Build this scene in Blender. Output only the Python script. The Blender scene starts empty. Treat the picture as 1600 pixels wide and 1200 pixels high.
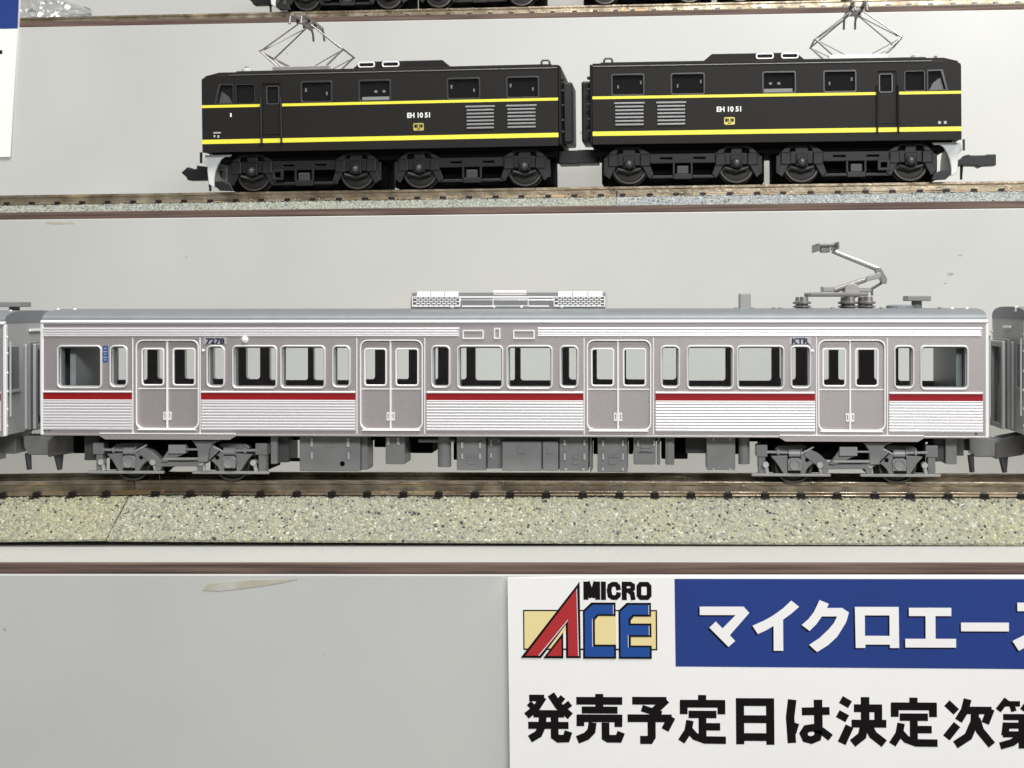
import bpy, bmesh, math, random
from mathutils import Vector, Matrix, noise
import numpy as np

# ---------------------------------------------------------------- units: everything below is written in millimetres
S = 0.01                       # 1 Blender unit = 100 mm of the display
random.seed(7)
scene = bpy.context.scene
C = scene.collection
rad = math.radians

# ---------------------------------------------------------------- camera
cd = bpy.data.cameras.new('camera')
cam = bpy.data.objects.new('camera', cd)
C.objects.link(cam)
scene.camera = cam
YAW, ROLL = rad(2.6), 0.0082
_r = Vector((math.cos(YAW), math.sin(YAW), 0)); _f = Vector((-math.sin(YAW), math.cos(YAW), 0)); _u = Vector((0, 0, 1))
_cx = _r * math.cos(ROLL) - _u * math.sin(ROLL)
_cy = _r * math.sin(ROLL) + _u * math.cos(ROLL)
cam.matrix_world = Matrix(((_cx.x, _cy.x, -_f.x, 0), (_cx.y, _cy.y, -_f.y, 0), (_cx.z, _cy.z, -_f.z, 0), (0, 0, 0, 1)))
cd.sensor_width = 36.0
cd.lens = 36.0 * 2147 / 1600
cd.shift_x = (800 - 927) / 1600
cd.shift_y = (478 - 600) / 1600
cd.clip_start, cd.clip_end = 0.01, 200
cd.dof.use_dof = True
cd.dof.focus_distance = 1.92
cd.dof.aperture_fstop = 22

# ---------------------------------------------------------------- light: the hall's ceiling panels and its soft bounce
w = bpy.data.worlds.new('World'); scene.world = w; w.use_nodes = True
bg = w.node_tree.nodes['Background']
bg.inputs['Color'].default_value = (0.93, 0.97, 1.0, 1); bg.inputs['Strength'].default_value = 0.11
def ceiling_lamp(name, loc, size, energy, col, target):
    l = bpy.data.lights.new(name, 'AREA'); l.shape = 'RECTANGLE'; l.size, l.size_y = size
    l.energy = energy; l.color = col
    o = bpy.data.objects.new(name, l); C.objects.link(o)
    o.location = loc
    o.rotation_euler = (Vector(target) - Vector(loc)).to_track_quat('-Z', 'Y').to_euler()
ceiling_lamp('ceiling_lamp', (1.0, 0.3, 4.4), (6.0, 0.8), 385, (1.0, 0.985, 0.95), (0.1, 2.5, 0))
ceiling_lamp('ceiling_lamp', (1.5, -3.4, 2.5), (3.4, 0.8), 255, (0.98, 0.99, 1.0), (0, 2.4, 0))
vs = scene.view_settings
vs.view_transform = 'Standard'; vs.look = 'None'; vs.exposure = 0; vs.gamma = 1

# ---------------------------------------------------------------- materials
def nmat(name, col, rough=0.5, metal=0.0, var=0.0, vscale=40, bump=0.0, bscale=300, col2=None, spec=0.5, rvar=0.0):
    m = bpy.data.materials.new(name); m.use_nodes = True
    nt = m.node_tree; N = nt.nodes; L = nt.links; b = N['Principled BSDF']
    b.inputs['Base Color'].default_value = (*col, 1); b.inputs['Roughness'].default_value = rough
    b.inputs['Metallic'].default_value = metal; b.inputs['Specular IOR Level'].default_value = spec
    tc = N.new('ShaderNodeTexCoord')
    if var or col2:
        t = N.new('ShaderNodeTexNoise'); t.inputs['Scale'].default_value = vscale; t.inputs['Detail'].default_value = 5
        L.new(tc.outputs['Object'], t.inputs['Vector'])
        r = N.new('ShaderNodeValToRGB')
        c2 = col2 or tuple(max(0, c * (1 - var)) for c in col)
        r.color_ramp.elements[0].color = (*c2, 1); r.color_ramp.elements[1].color = (*col, 1)
        r.color_ramp.elements[0].position = 0.34; r.color_ramp.elements[1].position = 0.66
        L.new(t.outputs['Fac'], r.inputs['Fac']); L.new(r.outputs['Color'], b.inputs['Base Color'])
    if rvar:
        t = N.new('ShaderNodeTexNoise'); t.inputs['Scale'].default_value = vscale * 1.7; t.inputs['Detail'].default_value = 4
        L.new(tc.outputs['Object'], t.inputs['Vector'])
        mr = N.new('ShaderNodeMapRange'); mr.inputs[3].default_value = max(0, rough - rvar); mr.inputs[4].default_value = rough + rvar
        mr.inputs[1].default_value = 0.3; mr.inputs[2].default_value = 0.7
        L.new(t.outputs['Fac'], mr.inputs[0]); L.new(mr.outputs[0], b.inputs['Roughness'])
    if bump:
        t = N.new('ShaderNodeTexNoise'); t.inputs['Scale'].default_value = bscale; t.inputs['Detail'].default_value = 3
        L.new(tc.outputs['Object'], t.inputs['Vector'])
        bn = N.new('ShaderNodeBump'); bn.inputs['Strength'].default_value = bump; bn.inputs['Distance'].default_value = 0.003
        L.new(t.outputs['Fac'], bn.inputs['Height']); L.new(bn.outputs['Normal'], b.inputs['Normal'])
    return m

def board_mat():
    m = nmat('laminate_board', (0.70, 0.705, 0.675), 0.36, 0, bump=0.05, bscale=500)
    nt = m.node_tree; N = nt.nodes; L = nt.links; b = N['Principled BSDF']
    tc = N.new('ShaderNodeTexCoord')
    big = N.new('ShaderNodeTexNoise'); big.inputs['Scale'].default_value = 1.6; big.inputs['Detail'].default_value = 3
    L.new(tc.outputs['Object'], big.inputs['Vector'])
    r1 = N.new('ShaderNodeValToRGB'); r1.color_ramp.elements[0].position = 0.3; r1.color_ramp.elements[1].position = 0.7
    r1.color_ramp.elements[0].color = (0.482, 0.484, 0.466, 1); r1.color_ramp.elements[1].color = (0.572, 0.568, 0.54, 1)
    L.new(big.outputs['Fac'], r1.inputs['Fac'])
    sp = N.new('ShaderNodeTexNoise'); sp.inputs['Scale'].default_value = 30; sp.inputs['Detail'].default_value = 6; sp.inputs['Roughness'].default_value = 0.6
    L.new(tc.outputs['Object'], sp.inputs['Vector'])
    r2 = N.new('ShaderNodeValToRGB'); r2.color_ramp.elements[0].position = 0.715; r2.color_ramp.elements[1].position = 0.76
    r2.color_ramp.elements[0].color = (0, 0, 0, 1); r2.color_ramp.elements[1].color = (1, 1, 1, 1)
    L.new(sp.outputs['Fac'], r2.inputs['Fac'])
    mx = N.new('ShaderNodeMix'); mx.data_type = 'RGBA'
    L.new(r2.outputs['Color'], mx.inputs['Factor']); L.new(r1.outputs['Color'], mx.inputs[6]); mx.inputs[7].default_value = (0.25, 0.21, 0.15, 1)
    L.new(mx.outputs[2], b.inputs['Base Color'])
    return m

def wood_edge_mat():
    m = nmat('wood_edge', (0.2, 0.13, 0.1), 0.6, 0, spec=0.3)
    nt = m.node_tree; N = nt.nodes; L = nt.links; b = N['Principled BSDF']
    tc = N.new('ShaderNodeTexCoord'); mp = N.new('ShaderNodeMapping'); mp.inputs['Scale'].default_value = (3, 60, 130)
    L.new(tc.outputs['Object'], mp.inputs['Vector'])
    t = N.new('ShaderNodeTexNoise'); t.inputs['Scale'].default_value = 1.5; t.inputs['Detail'].default_value = 6
    L.new(mp.outputs['Vector'], t.inputs['Vector'])
    r = N.new('ShaderNodeValToRGB')
    r.color_ramp.elements[0].position = 0.3; r.color_ramp.elements[0].color = (0.055, 0.034, 0.027, 1)
    r.color_ramp.elements[1].position = 0.75; r.color_ramp.elements[1].color = (0.20, 0.135, 0.105, 1)
    L.new(t.outputs['Fac'], r.inputs['Fac']); L.new(r.outputs['Color'], b.inputs['Base Color'])
    bn = N.new('ShaderNodeBump'); bn.inputs['Strength'].default_value = 0.4; bn.inputs['Distance'].default_value = 0.002
    L.new(t.outputs['Fac'], bn.inputs['Height']); L.new(bn.outputs['Normal'], b.inputs['Normal'])
    return m

def stone_mat(name, cols):
    m = bpy.data.materials.new(name); m.use_nodes = True
    nt = m.node_tree; N = nt.nodes; L = nt.links; b = N['Principled BSDF']; b.inputs['Roughness'].default_value = 0.6
    g = N.new('ShaderNodeNewGeometry'); r = N.new('ShaderNodeValToRGB'); r.color_ramp.interpolation = 'CONSTANT'
    el = r.color_ramp.elements
    while len(el) < len(cols): el.new(0.5)
    for e, (p, c) in zip(el, cols): e.position = p; e.color = (*c, 1)
    L.new(g.outputs['Random Per Island'], r.inputs['Fac'])
    tc = N.new('ShaderNodeTexCoord'); t = N.new('ShaderNodeTexNoise'); t.inputs['Scale'].default_value = 6; t.inputs['Detail'].default_value = 3
    L.new(tc.outputs['Object'], t.inputs['Vector'])
    r3 = N.new('ShaderNodeValToRGB'); r3.color_ramp.elements[0].position = 0.35; r3.color_ramp.elements[1].position = 0.65
    r3.color_ramp.elements[0].color = (0.88, 0.9, 0.90, 1); r3.color_ramp.elements[1].color = (1.0, 0.98, 0.86, 1)
    L.new(t.outputs['Fac'], r3.inputs['Fac'])
    mx = N.new('ShaderNodeMix'); mx.data_type = 'RGBA'; mx.blend_type = 'MULTIPLY'; mx.inputs['Factor'].default_value = 1
    L.new(r.outputs['Color'], mx.inputs[6]); L.new(r3.outputs['Color'], mx.inputs[7]); L.new(mx.outputs[2], b.inputs['Base Color'])
    return m

def glass_mat(name, refl=0.1, tint=(0.93, 0.95, 0.95), dust=0.0):
    m = bpy.data.materials.new(name); m.use_nodes = True
    nt = m.node_tree; N = nt.nodes; L = nt.links; N.remove(N['Principled BSDF'])
    t = N.new('ShaderNodeBsdfTransparent'); t.inputs['Color'].default_value = (*tint, 1)
    g = N.new('ShaderNodeBsdfGlossy'); g.inputs['Roughness'].default_value = 0.06
    lw = N.new('ShaderNodeLayerWeight'); lw.inputs['Blend'].default_value = refl
    mx = N.new('ShaderNodeMixShader')
    base = t
    if dust:
        d = N.new('ShaderNodeBsdfDiffuse'); d.inputs['Color'].default_value = (0.12, 0.115, 0.11, 1)
        md = N.new('ShaderNodeMixShader'); md.inputs[0].default_value = dust
        L.new(t.outputs[0], md.inputs[1]); L.new(d.outputs[0], md.inputs[2]); base = md
    L.new(lw.outputs['Fresnel'], mx.inputs[0]); L.new(base.outputs[0], mx.inputs[1]); L.new(g.outputs[0], mx.inputs[2])
    L.new(mx.outputs[0], N['Material Output'].inputs['Surface'])
    return m

def rail_mat():
    m = nmat('nickel_rail', (0.43, 0.365, 0.27), 0.36, 0.75, vscale=26, col2=(0.26, 0.205, 0.14), bump=0.22, bscale=150, rvar=0.14)
    nt = m.node_tree; N = nt.nodes; L = nt.links; b = N['Principled BSDF']
    src = b.inputs['Base Color'].links[0].from_socket
    tc = N.new('ShaderNodeTexCoord'); mp = N.new('ShaderNodeMapping'); mp.inputs['Scale'].default_value = (4.5, 20, 20)
    L.new(tc.outputs['Object'], mp.inputs['Vector'])
    t = N.new('ShaderNodeTexNoise'); t.inputs['Scale'].default_value = 1.0; t.inputs['Detail'].default_value = 6; t.inputs['Roughness'].default_value = 0.65
    L.new(mp.outputs['Vector'], t.inputs['Vector'])
    r = N.new('ShaderNodeValToRGB'); r.color_ramp.elements[0].position = 0.56; r.color_ramp.elements[1].position = 0.66
    r.color_ramp.elements[0].color = (0, 0, 0, 1); r.color_ramp.elements[1].color = (1, 1, 1, 1)
    L.new(t.outputs['Fac'], r.inputs['Fac'])
    mx = N.new('ShaderNodeMix'); mx.data_type = 'RGBA'
    L.new(r.outputs['Color'], mx.inputs['Factor']); L.new(src, mx.inputs[6]); mx.inputs[7].default_value = (0.78, 0.60, 0.36, 1)  # copper-gold patches put glints into the rail colour
    L.new(mx.outputs[2], b.inputs['Base Color'])
    return m

M = {
    'board': board_mat(), 'edge': wood_edge_mat(),
    'rail': rail_mat(),
    'sleeper': nmat('sleeper_plastic', (0.022, 0.017, 0.014), 0.25, 0, var=0.4, vscale=200),
    'base_yellow': nmat('ballast_base_cream', (0.320, 0.312, 0.216), 0.75, 0, vscale=160, col2=(0.160, 0.160, 0.128), bump=0.6, bscale=260),
    'base_grey': nmat('ballast_base_grey', (0.336, 0.344, 0.320), 0.75, 0, vscale=160, col2=(0.160, 0.168, 0.168), bump=0.6, bscale=260),
    'stone_yellow': stone_mat('ballast_stone_cream', [(0, (0.376, 0.360, 0.240)), (0.35, (0.416, 0.404, 0.288)), (0.62, (0.344, 0.336, 0.240)), (0.80, (0.272, 0.272, 0.216)), (0.88, (0.544, 0.536, 0.456)), (0.93, (0.176, 0.176, 0.152)), (0.968, (0.040, 0.040, 0.040))]),
    'stone_mixed': stone_mat('ballast_stone_mixed', [(0, (0.392, 0.380, 0.272)), (0.3, (0.408, 0.408, 0.328)), (0.52, (0.352, 0.356, 0.296)), (0.72, (0.288, 0.296, 0.272)), (0.82, (0.560, 0.560, 0.504)), (0.9, (0.176, 0.184, 0.184)), (0.95, (0.040, 0.044, 0.048))]),
    'stone_green': stone_mat('ballast_stone_green', [(0, (0.336, 0.352, 0.272)), (0.3, (0.384, 0.400, 0.336)), (0.55, (0.264, 0.288, 0.248)), (0.75, (0.480, 0.496, 0.432)), (0.88, (0.160, 0.176, 0.160)), (0.96, (0.056, 0.064, 0.064))]),
    'stone_blue': stone_mat('ballast_stone_blue', [(0, (0.320, 0.352, 0.384)), (0.3, (0.384, 0.400, 0.416)), (0.55, (0.240, 0.272, 0.304)), (0.75, (0.512, 0.528, 0.544)), (0.88, (0.160, 0.176, 0.200)), (0.95, (0.048, 0.056, 0.072))]),
    'silver': nmat('silver_paint', (0.56, 0.512, 0.507), 0.36, 0.62, var=0.07, vscale=330, bump=0.05, bscale=420),
    'bead': nmat('pale_highlit_moulding', (0.90, 0.885, 0.885), 0.32, 0.15),  # silver mouldings; the pale base colour carries their edge highlights
    'frame': nmat('window_frame_silver', (0.76, 0.745, 0.745), 0.32, 0.25),
    'under_deep': nmat('deep_grey_plastic', (0.12, 0.115, 0.108), 0.42),
    'under_mid': nmat('lightened_grey_plastic', (0.30, 0.302, 0.296), 0.38),  # the grey plastic again, lightened so raised parts look lit
    'chrome': nmat('bright_plated', (0.72, 0.71, 0.70), 0.22, 0.85),
    'roof': nmat('roof_grey', (0.235, 0.25, 0.262), 0.5, 0.15, var=0.08, vscale=60),
    'red': nmat('red_band', (0.28, 0.009, 0.013), 0.45, 0.0, spec=0.3),
    'under': nmat('grey_plastic', (0.235, 0.236, 0.232), 0.38, 0, var=0.12, vscale=50),
    'under_dark': nmat('dark_grey_plastic', (0.06, 0.06, 0.06), 0.5),
    'end_grey': nmat('end_panel_grey', (0.40, 0.405, 0.405), 0.42, 0.0),
    'inner': nmat('interior_dark', (0.16, 0.13, 0.145), 0.6),
    'under_light': nmat('highlit_grey_plastic', (0.48, 0.48, 0.47), 0.4),  # the grey plastic with the highlights of latches and links in its colour
    'black': nmat('matt_black_paint', (0.0125, 0.0108, 0.0095), 0.55, 0, spec=0.22, bump=0.05, bscale=400),
    'black_p': nmat('black_plastic', (0.0125, 0.0115, 0.012), 0.45, 0, spec=0.4, var=0.25, vscale=80),
    'void': nmat('hollow_shade_black', (0.004, 0.004, 0.0045), 0.8, spec=0.05),  # near-black; puts the shade of gaps and hollows into the colour
    'yellow': nmat('yellow_line', (0.82, 0.74, 0.06), 0.45),
    'louvre': nmat('louvre_grey', (0.26, 0.26, 0.26), 0.4, 0.3),
    'panto': nmat('pantograph_silver', (0.42, 0.41, 0.40), 0.35, 0.55, var=0.15, vscale=40),
    'panto_dk': nmat('pantograph_grey', (0.25, 0.24, 0.23), 0.38, 0.4, var=0.15, vscale=40),
    'plough': nmat('pale_grey_plough', (0.62, 0.64, 0.63), 0.45),
    'wheel': nmat('wheel_steel', (0.016, 0.014, 0.013), 0.45, 0.1),
    'tyre': nmat('tyre_steel', (0.14, 0.125, 0.11), 0.35, 0.8),
    'brass': nmat('brass_plate', (0.36, 0.25, 0.13), 0.35, 0.7),
    'gold': nmat('gold_plate', (0.55, 0.47, 0.13), 0.4, 0.3),
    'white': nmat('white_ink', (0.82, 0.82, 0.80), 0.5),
    'navy': nmat('navy_ink', (0.012, 0.014, 0.045), 0.5),
    'label_blue': nmat('blue_sticker', (0.045, 0.10, 0.27), 0.4),
    'paper': nmat('sign_paper', (0.89, 0.875, 0.85), 0.5, 0, var=0.03, vscale=4, bump=0.04, bscale=90),
    'blue': nmat('blue_ink', (0.019, 0.048, 0.225), 0.55, 0, spec=0.25, var=0.07, vscale=5),
    'ink': nmat('black_ink', (0.007, 0.005, 0.006), 0.6, spec=0.12),
    'logo_red': nmat('red_ink', (0.44, 0.025, 0.028), 0.45),
    'logo_blue': nmat('logo_blue_ink', (0.012, 0.07, 0.30), 0.45),
    'logo_yellow': nmat('yellow_ink', (0.83, 0.69, 0.33), 0.5),
    'glass': glass_mat('clear_glazing', 0.12), 'glass_dark': glass_mat('dark_glazing', 0.2, (0.92, 0.92, 0.92), 0.07),
    'tape': nmat('tape_residue', (0.535, 0.525, 0.475), 0.35, 0, vscale=32, col2=(0.45, 0.41, 0.30)),
    'scuff': nmat('scuff', (0.44, 0.43, 0.40), 0.6, 0, vscale=120, col2=(0.27, 0.25, 0.22)),
    'lining': nmat('interior_lining', (0.66, 0.54, 0.57), 0.5),
}
def plastic_mat():
    m = bpy.data.materials.new('clear_film'); m.use_nodes = True
    nt = m.node_tree; N = nt.nodes; L = nt.links; N.remove(N['Principled BSDF'])
    t = N.new('ShaderNodeBsdfTransparent'); t.inputs['Color'].default_value = (0.88, 0.89, 0.9, 1)
    g = N.new('ShaderNodeBsdfGlossy'); g.inputs['Roughness'].default_value = 0.25
    mx = N.new('ShaderNodeMixShader'); mx.inputs[0].default_value = 0.28
    L.new(t.outputs[0], mx.inputs[1]); L.new(g.outputs[0], mx.inputs[2]); L.new(mx.outputs[0], N['Material Output'].inputs['Surface'])
    return m
M['film'] = plastic_mat()

# ---------------------------------------------------------------- mesh helpers
def link(name, me, mat, parent=None, smooth=False, bevel=0, label=None):
    me.materials.clear(); me.materials.append(M[mat] if isinstance(mat, str) else mat)
    me.name = name
    if smooth:
        for p in me.polygons: p.use_smooth = True
    o = bpy.data.objects.new(name, me); C.objects.link(o)
    if parent: o.parent = parent
    if bevel:
        b = o.modifiers.new('bevel', 'BEVEL'); b.width = bevel * S; b.segments = 2; b.limit_method = 'ANGLE'; b.angle_limit = rad(40)
    if label: o['label'] = label
    return o

class MB:
    """collects shapes in millimetres, links them as one mesh object"""
    def __init__(s): s.v = []; s.f = []
    def add(s, vs, fs):
        n = len(s.v); s.v += [tuple(v) for v in vs]; s.f += [tuple(i + n for i in f) for f in fs]; return s
    def box(s, x0, x1, y0, y1, z0, z1):
        x0, x1 = min(x0, x1), max(x0, x1)
        return s.add([(x0,y0,z0),(x1,y0,z0),(x1,y1,z0),(x0,y1,z0),(x0,y0,z1),(x1,y0,z1),(x1,y1,z1),(x0,y1,z1)],
                     [(0,3,2,1),(4,5,6,7),(0,1,5,4),(1,2,6,5),(2,3,7,6),(3,0,4,7)])
    def prism(s, pts, a, b, axis='x'):
        """closed 2D outline swept along an axis: x -> (y,z) outline, y -> (x,z), z -> (x,y)"""
        f = {'x': lambda p, t: (t, p[0], p[1]), 'y': lambda p, t: (p[0], t, p[1]), 'z': lambda p, t: (p[0], p[1], t)}[axis]
        n = len(pts)
        return s.add([f(p, a) for p in pts] + [f(p, b) for p in pts],
                     [tuple(range(n)), tuple(range(2*n-1, n-1, -1))] + [(i, (i+1) % n, n+(i+1) % n, n+i) for i in range(n)])
    def tube(s, pts, r, n=8, r1=None):
        pts = [Vector(p) for p in pts]; rings = []
        for i, p in enumerate(pts):
            a = pts[max(0, i-1)]; b = pts[min(len(pts)-1, i+1)]; d = (b-a).normalized()
            u = d.cross(Vector((0, 1, 0)))
            if u.length < 0.05: u = d.cross(Vector((1, 0, 0)))
            u.normalize(); v = d.cross(u)
            rr = r if r1 is None else r + (r1-r)*i/(len(pts)-1)
            rings.append([p + (u*math.cos(2*math.pi*k/n) + v*math.sin(2*math.pi*k/n))*rr for k in range(n)])
        vs = [v for R in rings for v in R]; fs = []
        for i in range(len(rings)-1):
            for k in range(n): fs.append((i*n+k, i*n+(k+1) % n, (i+1)*n+(k+1) % n, (i+1)*n+k))
        fs.append(tuple(range(n))); fs.append(tuple((len(rings)-1)*n+k for k in range(n)))
        return s.add(vs, fs)
    def lathe(s, prof, c, axis='y', n=28, ring=False):
        """prof: (radius, offset along axis); ring closes the outline on itself instead of capping it"""
        vs = []; fs = []
        for r, t in prof:
            for k in range(n):
                a = 2*math.pi*k/n
                d = (r*math.cos(a), r*math.sin(a))
                vs.append({'y': (c[0]+d[0], c[1]+t, c[2]+d[1]), 'z': (c[0]+d[0], c[1]+d[1], c[2]+t), 'x': (c[0]+t, c[1]+d[0], c[2]+d[1])}[axis])
        for i in range(len(prof)-1):
            for k in range(n): fs.append((i*n+k, i*n+(k+1) % n, (i+1)*n+(k+1) % n, (i+1)*n+k))
        if ring:
            i = len(prof)-1
            for k in range(n): fs.append((i*n+k, i*n+(k+1) % n, (k+1) % n, k))
        else:
            fs.append(tuple(range(n))); fs.append(tuple((len(prof)-1)*n+k for k in range(n)))
        return s.add(vs, fs)
    def build(s, name, mat, parent=None, smooth=False, bevel=0, label=None):
        me = bpy.data.meshes.new(name)
        me.from_pydata([(x*S, y*S, z*S) for x, y, z in s.v], [], s.f)
        bm = bmesh.new(); bm.from_mesh(me); bmesh.ops.recalc_face_normals(bm, faces=bm.faces); bm.to_mesh(me); bm.free()
        return link(name, me, mat, parent, smooth, bevel, label)

def rrect(x0, x1, z0, z1, r, n=5):
    x0, x1 = min(x0, x1), max(x0, x1); z0, z1 = min(z0, z1), max(z0, z1)
    r = min(r, (x1-x0)/2*0.99, (z1-z0)/2*0.99); out = []
    for cx, cz, a0 in ((x1-r, z0+r, -90), (x1-r, z1-r, 0), (x0+r, z1-r, 90), (x0+r, z0+r, 180)):
        for k in range(n+1):
            a = rad(a0 + 90*k/n); out.append((cx + r*math.cos(a), cz + r*math.sin(a)))
    return out

def plate_mesh(loops, y0, y1, bevel=0, bres=1):
    """flat outline (with holes) in x-z, from depth y0 (front) to y1; optional rounded edges"""
    c = bpy.data.curves.new('outline', 'CURVE'); c.dimensions = '2D'; c.fill_mode = 'BOTH'
    th = abs(y1-y0)
    c.extrude = max(0, th/2 - bevel)*S
    if bevel: c.bevel_depth = bevel*S; c.bevel_resolution = bres; c.offset = -bevel*S
    for lp in loops:
        sp = c.splines.new('POLY'); sp.points.add(len(lp)-1); sp.use_cyclic_u = True
        for p, q in zip(sp.points, lp): p.co = (q[0]*S, q[1]*S, 0, 1)
    o = bpy.data.objects.new('outline', c)
    me = bpy.data.meshes.new_from_object(o)
    ym = (y0+y1)/2*S
    me.transform(Matrix(((1,0,0,0),(0,0,-1,ym),(0,1,0,0),(0,0,0,1))))
    bpy.data.objects.remove(o); bpy.data.curves.remove(c)
    return me
def plate(name, loops, y0, y1, mat, parent=None, bevel=0, smooth=False, label=None, bres=1):
    return link(name, plate_mesh(loops, y0, y1, bevel, bres), mat, parent, smooth, 0, label)

def text(name, body, x0, x1, z0, z1, y, mat, parent, offset=0.02, depth=0.02):
    """lettering scaled to fill the box x0..x1, z0..z1, raised by depth towards the viewer"""
    c = bpy.data.curves.new('lettering', 'FONT'); c.body = body; c.offset = offset; c.extrude = 0.02; c.resolution_u = 3
    o = bpy.data.objects.new('lettering', c); me = bpy.data.meshes.new_from_object(o)
    bpy.data.objects.remove(o); bpy.data.curves.remove(c)
    xs = [v.co.x for v in me.vertices]; ys = [v.co.y for v in me.vertices]
    ax, bx, ay, by = min(xs), max(xs), min(ys), max(ys)
    for v in me.vertices:
        v.co = ((x0 + (v.co.x-ax)/(bx-ax)*(x1-x0))*S, (y - (v.co.z+0.02)/0.04*depth)*S, (z0 + (v.co.y-ay)/(by-ay)*(z1-z0))*S)
    return link(name, me, mat, parent)

def thing(name, label, cat, loc=(0,0,0), rot=(0,0,0), group=None):
    o = bpy.data.objects.new(name, None); C.objects.link(o); o.empty_display_size = 0.1
    o.location = Vector(loc)*S; o.rotation_euler = rot
    o['label'] = label; o['category'] = cat
    if group: o['group'] = group
    return o
def copy_tree(o, parent=None, skip=()):
    c = o.copy(); C.objects.link(c)
    if parent: c.parent = parent
    for ch in list(KIDS.get(o, ())):
        if ch.name.split('.')[0] not in skip: copy_tree(ch, c, skip)
    return c
KIDS = {}
def index_children():
    KIDS.clear()
    for o in scene.objects:
        if o.parent: KIDS.setdefault(o.parent, []).append(o)

# ================================================================= the stepped display stand
SCUFF = {0: [], 1: [(57.7, -22.0, .25), (-93, -10, .3)],
         2: [(53.0, -8.0, .18), (51.2, -11.3, .3), (50.3, -12.9, .16)],
         3: []}
STEP = [  # front edge depth, top height, label
    (380.0, 116.2, 'grey riser at the very top of the picture, behind the cut off locomotives'),
    (311.0, 66.7, 'upper white display step, carrying only cut off locomotive undersides'),
    (242.0, 17.7, 'middle white display step under the two black locomotives'),
    (172.7, -32.4, 'lowest white display step with wide white ledge before the silver train'),
]
for i, (yf, zt, lab) in enumerate(STEP):
    t = thing('display_step', lab, 'shelf', (-15, yf, zt), group='steps of the display stand')
    yb = 70.2
    MB().box(-235, 235, 0.9, yb, -1.3, 0).build('shelf_board', 'board', t)
    MB().box(-235, 235, 0.0, 0.88, -1.28, -0.02).build('edge_strip', 'edge', t, bevel=0.12)
    rp = MB().box(-235, 235, -0.45, 1.6, -51.0 if i else -53, -1.36).build('riser_panel', 'board', t, bevel=0.15)
    rs = random.Random(i+11)
    for sx_, sz_, r_ in SCUFF[i]:
        lp = [(sx_+15+r_*(1+.9*rs.random())*math.cos(k*.7)*1.5, sz_-1.4+r_*(.5+.6*rs.random())*math.sin(k*.7)) for k in range(9)]
        plate('scuff_mark', [lp], -.475, -.455, 'scuff', rp)
# old tape marks along the tops of two risers
def tape(x0, x1, yf, z0, z1, lab, seed):
    rnd = random.Random(seed); n = 16
    top = [(x0+(x1-x0)*k/n, z1 + rnd.uniform(-.25, .1)*(z1-z0)) for k in range(n+1)]
    bot = [(x0+(x1-x0)*k/n, z0 + rnd.uniform(-.1, .6)*(z1-z0)) for k in range(n, -1, -1)]
    o = plate('tape_mark', [top+bot], yf-0.50, yf-0.46, 'tape'); o['label'] = lab; o['category'] = 'tape mark'
o = plate('tape_mark', [[(-57.8,-35.7),(-57.2,-34.9),(-54,-34.55),(-50,-34.4),(-45.6,-34.3),(-47.5,-34.75),(-50,-35.15),(-53,-35.55),(-56,-35.85)]], 172.20, 172.24, 'tape', smooth=True)
o['label'] = 'yellow brown tape residue below the lowest wooden edge'; o['category'] = 'tape mark'
tape(-109.0, -104.0, 242, 15.4, 15.9, 'brown tape residue below the middle wooden edge, near the silver car roof end', 5)

# ================================================================= track
def stones(segs, n, size, yv, seed):
    """squashed low stones pressed into the slope; segs is a function (u,v)->(x,y,z),normal"""
    rng = np.random.default_rng(seed)
    base = np.array([(0.9,0,0.1),(0.3,0.85,0.05),(-0.7,0.6,0.1),(-0.85,-0.4,0.05),(0.2,-0.9,0.1),(0.25,0.2,0.85),(-0.35,-0.15,0.75),(0,0,-0.6)])
    fac = np.array([(0,1,5),(1,2,5),(2,6,5),(2,3,6),(3,4,6),(4,5,6),(4,0,5),(1,0,7),(2,1,7),(3,2,7),(4,3,7),(0,4,7)])
    V = []; F = []
    for k in range(n):
        p, nn = segs(rng.random(), rng.random())
        nn = Vector(nn).normalized()
        t = nn.cross(Vector((1,0,0))); t.normalize(); s2 = t.cross(nn)
        a = rng.random()*6.283; ca, sa = math.cos(a), math.sin(a)
        sz = size*(0.6+0.8*rng.random()); h = sz*(0.45+0.5*rng.random())
        ax = np.array(s2*ca+t*sa)*sz*(0.8+0.5*rng.random()); ay = np.array(t*ca-s2*sa)*sz; az = np.array(nn)*h
        q = base*(1+0.25*(rng.random(base.shape)-0.5))
        F.append(fac+len(V)*8); V.append(np.array(p)+q[:,:1]*ax+q[:,1:2]*ay+q[:,2:]*az)
    return np.concatenate(V), np.concatenate(F)

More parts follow.
